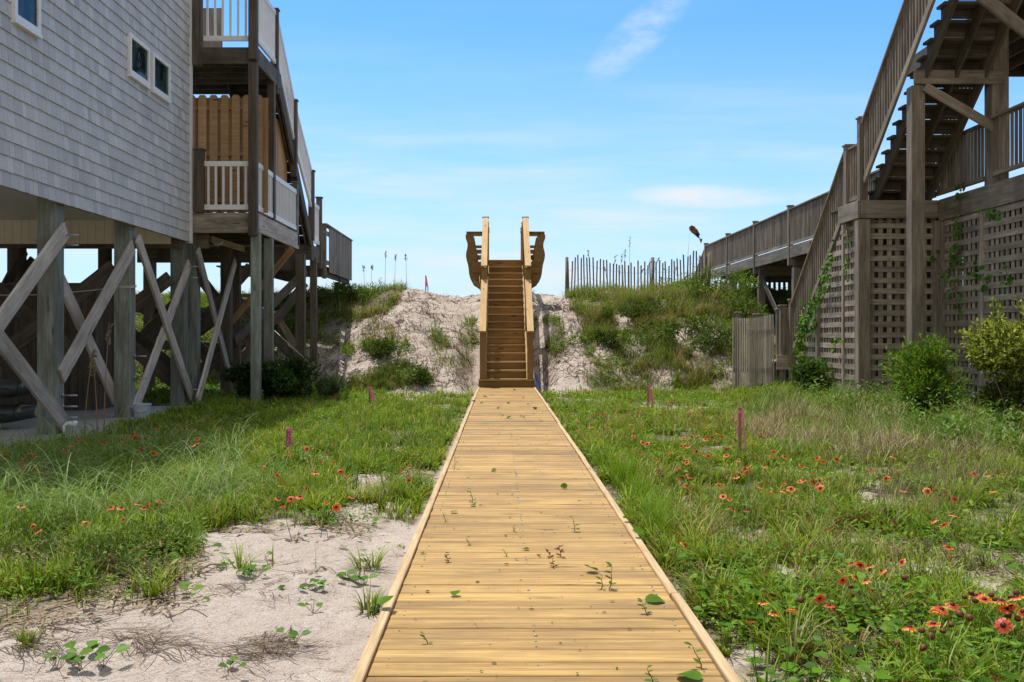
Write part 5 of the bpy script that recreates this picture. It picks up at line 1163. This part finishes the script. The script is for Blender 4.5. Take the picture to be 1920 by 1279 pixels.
# tufts on the bare slope: dead brown roots and runners
parts = []
x, y = scatter(60000, 21.6, 30, .2); u_, v2 = proj(x, y); k = ((u_ > 600) & (u_ < 1240)) & (np.abs(x-.155) > .75) & (fbm(x*1.5, y*1.5, 201) > .40); x, y = x[k][:4500], y[k][:4500]; n = len(x)
parts.append(blades(x, y, H(x, y)+.012, .08+.28*rng.random(n)**2, np.full(n, .009), rng.random(n)*6.283, 1.1+.45*rng.random(n), rng.normal(.25, .35, n), pick(n, [(.12,.085,.055), (.2,.15,.1)]), pick(n, [(.18,.13,.085), (.27,.21,.15)]), seg=3))
for cx, cy, m_ in ((1030, 675, 260), (1100, 605, 300), (770, 690, 140), (800, 605, 120), (880, 690, 150), (1085, 580, 200), (1320, 640, 300), (1270, 690, 200)):
    p = ground_at(cx, cy); x = p.x+rng.normal(0, .3, m_); y = p.y+rng.normal(0, .45, m_); ok = np.abs(x-.155) > .75; x, y = x[ok], y[ok]; n = len(x)
    parts.append(blades(x, y, H(x, y), .12+.25*rng.random(n), np.full(n, .009), rng.random(n)*6.283, .3+.7*rng.random(n), rng.normal(.7, .4, n), pick(n, [(.12,.07,.05)]), pick(n, [(.22,.14,.09), (.15,.085,.06)]), seg=3))
x, y = scatter(40000, 2.6, 8, .3); u_, v2 = proj(x, y); g = veg(x, y); bnd = fbm(x*1.1, y*4.2, 207) > .50; k = (g < .35) & (np.abs(x-.155) > .72) & (bnd | (rng.random(len(x)) < .03)); x, y = x[k][:1000], y[k][:1000]; n = len(x)
parts.append(blades(x, y, H(x, y)+.014, .03+.17*rng.random(n)**2, np.full(n, .0026), rng.normal(0, .7, n)+math.pi*(rng.random(n) < .5), 1.35+.25*rng.random(n), rng.normal(.15, .35, n), pick(n, [(.13,.09,.055), (.22,.16,.11)]), pick(n, [(.2,.14,.09), (.09,.06,.04)]), seg=3))
def flat(x, y, nseg, st, w, col, curl=.5):
    n = len(x); V = np.zeros((n, 2*(nseg+1), 3)); a = (rng.random(n)*6.283 if curl > .3 else rng.normal(.1, .45, n)); w = w*(.6+.8*rng.random(n)); c0 = rng.normal(0, curl*.5, n)
    for i in range(nseg+1):
        z = H(x, y)+.012+.012*rng.random(n); sx_, sy_ = -np.sin(a)*w/2, np.cos(a)*w/2
        V[:, 2*i] = np.stack([x-sx_, y-sy_, z], 1); V[:, 2*i+1] = np.stack([x+sx_, y+sy_, z], 1); a = a+c0+rng.normal(0, curl, n); x = x+np.cos(a)*st; y = y+np.sin(a)*st
    f = (np.arange(n)*2*(nseg+1))[:, None, None]+np.array([[2*i, 2*i+1, 2*i+3, 2*i+2] for i in range(nseg)])[None]
    return V.reshape(-1, 3), f.reshape(-1, 4), np.repeat(col, 2*(nseg+1), 0)
DK = [(.085,.055,.035), (.15,.105,.065), (.06,.04,.028)]; TN = [(.33,.25,.15), (.22,.16,.09), (.42,.33,.21)]
x, y = scatter(30000, 2.6, 8, .3); g = veg(x, y); cc = fbm(x*1.6, y*3.2, 217, 2); k = (g < .3) & (np.abs(x-.155) > .9) & ((cc > .70) | (rng.random(len(x)) < .0016)); x, y = x[k][:130], y[k][:130]; x, y = np.repeat(x, 4)+rng.normal(0, .03, len(x)*4), np.repeat(y, 4)+rng.normal(0, .012, len(y)*4); parts.append(flat(x, y, 7, .032, .0036, pick(len(x), DK+TN[1:2]), .22))
x, y = scatter(30000, 3, 16, .3); g = veg(x, y); k = (g > .15) & (g < .75) & (np.abs(x-.155) > 1.0) & (x > -3) & (fbm(x*1.2, y*1.2, 219, 2) > .47); x, y = x[k][:6500], y[k][:6500]; parts.append(flat(x, y, 4, .045, .008, pick(len(x), TN+DK[:1]), .35))
x, y = scatter(40000, 21.8, 29.5, .2); u_, v2 = proj(x, y); g = veg(x, y); k = (g < .4) & (u_ > 590) & (u_ < 1250) & (np.abs(x-.155) > .9) & (fbm(x*1.5, y*1.5, 221, 2) > .42); x, y = x[k][:1500], y[k][:1500]; parts.append(flat(x, y, 5, .06, .014, pick(len(x), DK+TN[1:2]), .5))
v_, f_, c_ = joinm(parts); tag(np_mesh('dead_runners', v_, f_, 4, c_, M['dry']), 'dead brown roots and runners lying on the bare sand', 'debris', kind='stuff')
# sea oats with drooping heads on the crest: each a plant of its own
def sea_oat(px_, ptop, pbase, Y, lean, label):
    x = XY(px_, Y); z0 = Hs(x, Y); zt = ZY(ptop, Y); h = max(.5, zt-z0); t = thing('sea_oat', label, 'sea oats', (x, Y, z0), 'sea oats standing on the dune crest')
    pts = [Vector((x+lean*(k/6)**2, Y, z0+h*k/6)) for k in range(7)]; one('stalk', M['stake'], t, lambda q: q.tube(pts, [.009, .008, .007, .006, .005, .005, .004], 5))
    c = []; 
    for k in range(26): 
        s = random.random(); p = pts[5]+(pts[6]-pts[5])*s; c.append(tuple(p-Vector(t.location)+Vector((random.gauss(0, .012)+lean*.06, random.gauss(0, .012), 0))))
    c = np.array(c); n = len(c); d = rng.normal(0, .3, (n, 3))+np.array([lean, 0, .5]); v_, f_, c2 = leaves(c, d, rng.normal(0, 1, (n, 3)), np.full(n, .06), np.full(n, .022), pick(n, [(.26,.2,.11), (.17,.13,.07)])); np_mesh('seed_head', v_, f_, 4, c2, M['dry'], t)
for i, (a, b, Y, l) in enumerate(((722, 472, 31, .02), (740, 478, 31, .03), (762, 478, 31, -.02), (684, 500, 30.5, -.04), (695, 498, 30.5, .05), (1106, 470, 33.5, -.05), (1148, 480, 33.5, .10), (1169, 468, 33.5, .06), (1180, 445, 33.8, .02), (1160, 478, 33.4, .12), (1205, 486, 33.4, .28), (1222, 484, 33.6, .22), (1263, 500, 33, .1), (1286, 512, 32.6, .25), (1140, 500, 33.2, -.12), (1195, 505, 33.3, .18), (1245, 520, 32.8, -.1), (1275, 535, 32.6, .2))):
    sea_oat(a, b, 0, Y, l, 'slender sea oat stalk rising beside the board walkway' if a < 800 else 'sea oat stalk with a seed head behind the slat sand fence')
for i, (a, b, Y, l) in enumerate(((158, 660, 10.9, .10), (195, 610, 11.2, .06), (183, 680, 11.0, -.05))): sea_oat(a, b, 0, Y, l, 'tall dry grass stalk with a feathery head in front of the house pilings')
# distant growth inland of the beach, under and behind the houses
x = rng.uniform(-14, -5, 26000); y = rng.uniform(18.5, 30, 26000); keep = rng.random(26000) < np.clip((fbm(x*1.2, y*1.2, 301)-.3)*3, .1, 1); x, y = x[keep], y[keep]; n = len(x)
z = H(x, y)+.03+.22*rng.random(n)*fbm(x*.8, y*.8, 303); az = rng.random(n)*6.283
v_, f_, c_ = leaves(np.stack([x, y, z], 1), np.stack([np.cos(az), np.sin(az), .3+.5*rng.random(n)], 1), rng.normal(0, .4, (n, 3))+np.array([0, 0, 1]), .08+.08*rng.random(n), .03+.03*rng.random(n), pick(n, [(.07,.15,.02), (.13,.22,.04), (.2,.27,.07)], .3))
tag(np_mesh('undergrowth', v_, f_, 4, c_, M['leaf']), 'sunlit leafy undergrowth on the dune seen between the house pilings', 'undergrowth', kind='stuff')

# ================================================================== wildflowers
def petal_mesh(name, r, n, bcol, tcol, drop, w):
    V = []; Fc = []; C = []
    for k in range(n):
        a = 2*math.pi*k/n+random.uniform(-.06, .06); b = math.pi/n*w; o = len(V); rr = r*random.uniform(.9, 1.06); dz = random.uniform(-.1, .1)*r
        for (ra, aa, z, c) in ((.25*rr, -b*.5, 0, bcol), (.25*rr, b*.5, 0, bcol), (.72*rr, b*1.0, -drop*.3*r+dz, bcol), (rr, b*.62, -drop*r+dz, tcol), (rr*.93, 0, -drop*r+dz, tcol), (rr, -b*.62, -drop*r+dz, tcol), (.72*rr, -b*1.0, -drop*.3*r+dz, bcol)):
            V.append((ra*math.cos(a+aa), ra*math.sin(a+aa), z)); C.append(c)
        Fc.append([o, o+1, o+2, o+6]); Fc.append([o+6, o+2, o+3, o+5]) 
    return np.array(V), np.array(Fc), np.array(C)
def dome(r, n=9, hgt=.7, col=(.06,.012,.012), m=4):
    V = []; C = []
    for i in range(m+1):
        th = math.pi/2*i/m
        for k in range(n): V.append((r*math.cos(th)*math.cos(6.283*k/n), r*math.cos(th)*math.sin(6.283*k/n), r*hgt*math.sin(th))); C.append(np.array(col)*(.7+.6*random.random()))
    Fc = [[i*n+k, i*n+(k+1) % n, (i+1)*n+(k+1) % n, (i+1)*n+k] for i in range(m) for k in range(n)]; return np.array(V), np.array(Fc), np.array(C)
def stem_arr(h):
    az = random.random()*6.28; l = blades(np.zeros(2), np.zeros(2), np.full(2, -h), np.full(2, h), np.full(2, .006), np.array([0, 1.57]), np.zeros(2), np.zeros(2), np.full((2, 3), (.10, .17, .03)), np.full((2, 3), (.14, .2, .06)), 2); return l
FH = .26
def protos():
    out = []
    for i in range(5):
        r = .023*random.uniform(.85, 1.1); o = bpy.data.objects.new('blanket_flower', None); COL.objects.link(o)
        tcol = [(.86,.56,.08), (.82,.36,.06), (.86,.50,.09), (.74,.17,.07), (.88,.64,.14)][i]
        v_, f_, c_ = petal_mesh('petals', r, random.choice((10, 11, 12)), (.60,.065,.03), tcol, random.uniform(.05, .45), 1.05); a = np_mesh('petals', v_, f_, 4, c_, M['petal'], o)
        v_, f_, c_ = dome(r*.36); np_mesh('flower_centre', v_, f_, 4, c_, M['dry'], o, True)
        v_, f_, c_ = stem_arr(FH); np_mesh('stem', v_, f_, 4, c_, M['leaf'], o); out.append(o)
    for i in range(2):
        o = bpy.data.objects.new('seed_head', None); COL.objects.link(o); v_, f_, c_ = dome(.013, 10, 1.0, (.16,.06,.025)); v2, f2, c2 = dome(.013, 10, -.8, (.10,.035,.015))
        v_, f_, c_ = joinm([(v_, f_, c_), (v2, f2, c2)]); np_mesh('seed_ball', v_, f_, 4, c_, M['dry'], o, True); v_, f_, c_ = stem_arr(FH); np_mesh('stem', v_, f_, 4, c_, M['leaf'], o); out.append(o)
    # far ones: one small mesh each
    for i in range(3):
        tcol = [(.78,.34,.07), (.66,.13,.06), (.80,.46,.10)][i]; A = petal_mesh('p', .025, 8, (.55,.08,.03), tcol, .2, 1.1); B = dome(.009); S = stem_arr(FH); v_, f_, c_ = joinm([A, B, S])
        out.append(np_mesh('blanket_flower', v_, f_, 4, c_, M['petal'])); 
    return out
PR = protos(); used = set()
def place(k, px_, py2, label, group, sc=1.0, hgt=None):
    hgt = hgt or random.uniform(.16, .27); Y = (CZ-hgt-.02)*F/(py2-VY); x = XY(px_, Y)
    if abs(x-.155) < .74 and Y < 22: return
    if k not in used: o = PR[k]; used.add(k)
    else: o = copy_tree(PR[k])
    z = Hs(x, Y)+hgt; o.location = (x, Y, z); o.rotation_euler = (random.gauss(.3, .45), random.gauss(-.1, .4), random.random()*6.28); o.scale = (sc, sc, sc)
    tag(o, label, 'flower' if k not in (5, 6) else 'seed head', group)
zr = lambda a, b: (1220+a*.4528, 700+b*.4528)
NEARA = [(1360,912),(1382,932),(1450,940),(1472,975),(1512,925),(1540,985),(1285,958),(1250,957),(1205,972),(1190,962),(1185,982),(1170,1025),(1072,1035),(1460,1040),(1345,915),(1490,962)]
NEARB = [(755,967),(700,935),(585,940),(510,948),(465,918),(415,975),(300,957),(228,975),(155,972),(165,857),(222,838),(795,862),(850,850),(890,860),(905,804),(868,797),(833,790),(957,820),(790,825),(1040,775),(915,905),(740,945),(320,965)]
MIDR = [(140,668),(52,690),(1233,708),(1213,620),(1172,597),(1252,566),(1260,500),(1220,476),(1145,466),(1418,458),(1392,410),(1340,405),(1445,410),(1048,467),(975,420),(1017,390),(910,382),(745,640),(1005,330),(770,345),(715,355),(690,340),(625,378),(580,460),(550,470),(700,430),(340,550),(300,495)]
SEED = [(1345,935),(1300,925),(1328,905),(1425,935),(1455,948),(1490,925),(1515,908),(1450,1018),(1520,1015),(1245,1035),(1280,992),(1210,1060),(1160,1080),(1130,1125),(1020,1105),(1320,1012),(622,925),(240,925),(1050,850),(1123,1050),(1480,1000),(1410,915),(830,885)]
for i, p in enumerate(NEARA): place(i % 5, *zr(*p), 'red yellow-tipped flower in the dense clump among the round brown seed heads', 'flowers of the clump among the brown seed heads', random.uniform(1.1, 1.4))
for i, p in enumerate(NEARB): place((i*2+1) % 5, *zr(*p), 'orange red daisy-like flower in the near grass between boardwalk and seed head clump', 'flowers in the near grass beside the boardwalk', random.uniform(.85, 1.1))
for i, p in enumerate(MIDR): place((i*3) % 5, *zr(*p), 'red wildflower scattered through the middle grass in front of the dry straw', 'flowers in the middle grass before the straw', random.uniform(1.0, 1.25))
for i, p in enumerate(SEED): place(5+i % 2, *zr(*p), 'round brown spent seed head on a thin stem among the near red flowers', 'brown seed heads among the near flowers', random.uniform(.8, 1.15))
def clus(n, poly, label, group, sc):
    xs = [p[0] for p in poly]; ys = [p[1] for p in poly]; c = 0
    while c < n:
        a, b = random.uniform(min(xs), max(xs)), random.uniform(min(ys), max(ys))
        if in_poly(np.array([a]), np.array([b]), poly)[0] and vnoise(np.array([a/28.]), np.array([b/14.]), 5)[0] > .48: place(7+random.randrange(3), a, b, label, group, sc*random.uniform(.55, 1.05), random.uniform(.15, .27)); c += 1
clus(116, [(1060,770),(1380,745),(1500,840),(1560,900),(1400,960),(1180,860)], 'tiny orange flower in the sunny meadow around the tall ribboned stake', 'flowers in the meadow around the ribboned stake', 1.1)
clus(52, [(130,815),(220,790),(420,788),(420,822),(250,850),(100,850)], 'orange red flower in the shaded grass beside the house pilings', 'flowers in the shaded grass by the pilings', 1.25)
clus(16, [(0,845),(100,845),(110,880),(0,890)], 'red flower in the shaded grass next to the concrete slab', 'flowers beside the concrete slab', 1.3)
clus(26, [(480,830),(700,820),(700,960),(520,950)], 'orange flower in the sunny grass around the lettered pink stake', 'flowers around the lettered pink stake', 1.2)
clus(10, [(760,840),(860,840),(800,900),(740,900)], 'small red flower close to the boardwalk edge on the house side', 'flowers along the boardwalk edge', 1.1)
clus(12, [(0,930),(300,900),(330,980),(0,990)], 'orange red flower among the long arching grass', 'flowers among the arching grass', 1.1)
for k in range(len(PR)):
    if k not in used:
        for ch in list(PR[k].children): bpy.data.objects.remove(ch)
        bpy.data.objects.remove(PR[k])

# ================================================================== litter on the boardwalk
zb_ = lambda a, b: (620+a*.4528, 700+b*.4528)
def dpos(a, b): 
    px_, py2 = zb_(a, b); Y = (CZ-DZ-.004)*F/(py2-VY); return XY(px_, Y), Y
def round_leaf(a, b, r, label, group=None, z=None, col=(.10,.20,.018), tilt=.25, stemlen=0, cat='leaf'):
    x, Y = dpos(a, b); z = DZ if z is None else z; n = 14; V = [(0, 0, .0)]; C = [np.array(col)*.8]
    for k in range(n):
        th = 6.283*k/n; rr = r*(1-.22*math.exp(-((th-3.14)/.4)**2))*random.uniform(.94, 1.04); V.append((rr*math.cos(th)*1.12, rr*math.sin(th), r*.16*math.cos(2*th+1)+.12*r)); C.append(np.array(col)*random.uniform(.85, 1.15))
    Fc = [[0, 1+k, 1+(k+1) % n, 1+(k+2) % n] for k in range(0, n, 2)]
    o = np_mesh('fallen_leaf', np.array(V), np.array(Fc), 4, np.array(C), M['leaf'], smooth=True); o.location = (x, Y, z+.006+r*math.sin(abs(tilt))*.6); o.rotation_euler = (random.uniform(-tilt, tilt), random.uniform(-tilt, tilt), random.random()*6.28)
    tag(o, label, cat, group); return o
def sprig(a, b, h, label, brown=False, nl=6, group=None):
    x, Y = dpos(a, b); t = thing('sprig', label, 'sprig', (x, Y, DZ), group); lean = Vector((random.uniform(-.3, .3), random.uniform(-.15, .15), 1)).normalized()
    pts = [Vector((x, Y, DZ-.01))+lean*h*k/4+Vector((math.sin(k*1.3)*.006, 0, 0)) for k in range(5)]; one('stem', M['stake'], t, lambda q: q.tube(pts, [.0028, .0026, .0022, .0018, .001], 5))
    c = np.array([tuple(pts[1+i % 4]-Vector((x, Y, DZ))) for i in range(nl)]); az = rng.random(nl)*6.283; d = np.stack([np.cos(az), np.sin(az)*.6, .5*rng.random(nl)+.1], 1); L = np.full(nl, min(.034, .016+h*.16))*(.7+.6*rng.random(nl))
    v_, f_, c_ = leaves(c, d, np.tile([[0, -.3, 1.]], (nl, 1)), L, L*.55, pick(nl, [(.10,.04,.02), (.14,.06,.03)] if brown else [(.09,.18,.03), (.14,.2,.04)])); np_mesh('leaves', v_, f_, 4, c_, M['leaf'], t)
round_leaf(1342, 946, .042, 'large round green leaf lying flat near the far edge board of the boardwalk', tilt=.15)
round_leaf(1485, 1262, .045, 'biggest round green leaf at the bottom corner of the boardwalk', tilt=.15)
round_leaf(1078, 820, .034, 'curled folded green leaf with a brown stem on the boardwalk planks', tilt=.8)
round_leaf(515, 918, .022, 'small folded green leaf alone on the planks below the sprigs', tilt=.6)
round_leaf(232, 985, .036, 'green leaf with its shadow resting on the weathered end of the edge board', z=DZ+.035, tilt=.5)
round_leaf(1276, 688, .034, 'green leaf hanging over the sunny edge board by the tall grass', z=DZ+.03, tilt=.5)
round_leaf(966, 476, .026, 'round dark green leaf with an upright stalk on the boardwalk', tilt=1.0)
round_leaf(676, 406, .024, 'single round green leaf in the middle of the boardwalk', tilt=.5)
round_leaf(511, 577, .024, 'pale folded green leaf near a two leaved sprig', col=(.15, .24, .09), tilt=.4)
round_leaf(590, 549, .022, 'green leaf at the foot of the upright twig sprig', tilt=.4)
round_leaf(808, 731, .018, 'narrow green leaf lying above the row of brown sprigs', tilt=.3)
round_leaf(379, 745, .013, 'small green leaf close to the sandy side edge board', tilt=.3)
round_leaf(1230, 623, .030, 'green leaf leaning on the edge board where grass grows tall', z=DZ+.03, tilt=.4)
round_leaf(80, 1262, .035, 'green leaf on the sand just outside the boardwalk edge', z=.0, tilt=.5)
for a, b in ((668, 92), (797, 101), (708, 175), (790, 178), (735, 125), (820, 130), (846, 148), (870, 198), (762, 70), (625, 125), (640, 100), (695, 145), (800, 182), (740, 186), (590, 118)):
    round_leaf(a, b, random.uniform(.022, .04), 'small fallen leaf scattered on the far planks near the stair foot', 'leaves scattered near the stair foot', tilt=.5, col=random.choice([(.07,.17,.02), (.10,.2,.03), (.09,.06,.02)]))
sprig(586, 532, .10, 'upright twig sprig growing between planks beside a green leaf', nl=5)
sprig(472, 612, .07, 'thin sprig with two leaves near the sandy side of the boardwalk', nl=3)
sprig(1008, 652, .09, 'slim brown green sprig standing in the right half of the boardwalk', nl=5)
sprig(755, 652, .04, 'tiny brown green sprout in the centre of the boardwalk', nl=4)
sprig(573, 708, .05, 'small pale green sprout above the lone brown sprig', nl=4)
sprig(486, 778, .055, 'lone reddish brown sprig toward the sandy side', True, 7)
sprig(724, 755, .04, 'short green sprout between the brown sprigs', nl=4)
sprig(908, 758, .05, 'left one of a close pair of brown sprigs', True, 7)
sprig(948, 757, .065, 'right and taller one of a close pair of brown sprigs', True, 8)
sprig(918, 800, .05, 'brown sprig lowest beneath the close pair', True, 6)
sprig(1150, 890, .115, 'tall forked green sprig right of the folded leaf', nl=8)
sprig(1115, 890, .07, 'shorter green sprig beside the tall forked sprig', nl=5)
sprig(1303, 995, .06, 'leafy green sprig beside the large round leaf', nl=8)
sprig(398, 1118, .05, 'single yellow green seedling on the near planks', nl=4)
sprig(1330, 1275, .06, 'green sprig at the bottom edge of the picture on the planks', nl=6)
sprig(1535, 1215, .09, 'grassy sprig at the near end of the sunny edge board', nl=4)
sprig(865, 757, .03, 'tiny brown sprout nearest the tall brown sprig pair', True, 3)
sprig(510, 395, .13, 'long thin grass sprig overhanging the boardwalk edge', nl=3)
# round leafed seedlings on the sand
for i, (a, b) in enumerate(((1030,745),(1185,780),(1265,700),(1480,850),(1230,775),(1105,650),(895,880),(945,900),(1505,940),(345,1195),(280,1215),(495,1200),(1750,820),(1720,805),(1640,795),(1100,1250),(1415,1090),(1550,850),(1410,855),(385,1215))):
    px_, py2 = a*.3902, 780+b*.3902; p = ground_at(px_, py2); r = random.uniform(.018, .034); n = 10
    t = thing('seedling', 'round leaved seedling sprouting from the bare sand beside the boardwalk', 'seedling', p, 'seedlings on the bare sand'); m_ = random.randint(2, 5)
    c = rng.normal(0, .03, (m_, 3)); c[:, 2] = .015+.03*rng.random(m_); az = rng.random(m_)*6.283; d = np.stack([np.cos(az), np.sin(az), .3*np.ones(m_)], 1); L = np.full(m_, r*1.9); v_, f_, c_ = leaves(c, d, np.tile([[0, -.4, 1.]], (m_, 1)), L, L*.85, pick(m_, [(.07,.17,.02), (.12,.22,.03)])); np_mesh('leaves', v_, f_, 4, c_, M['leaf'], t)
    one('stem', M['stake'], t, lambda q: [q.tube([Vector(t.location)+Vector((0, 0, -.02)), Vector(t.location)+Vector(cc)], .0014, 4) for cc in c])
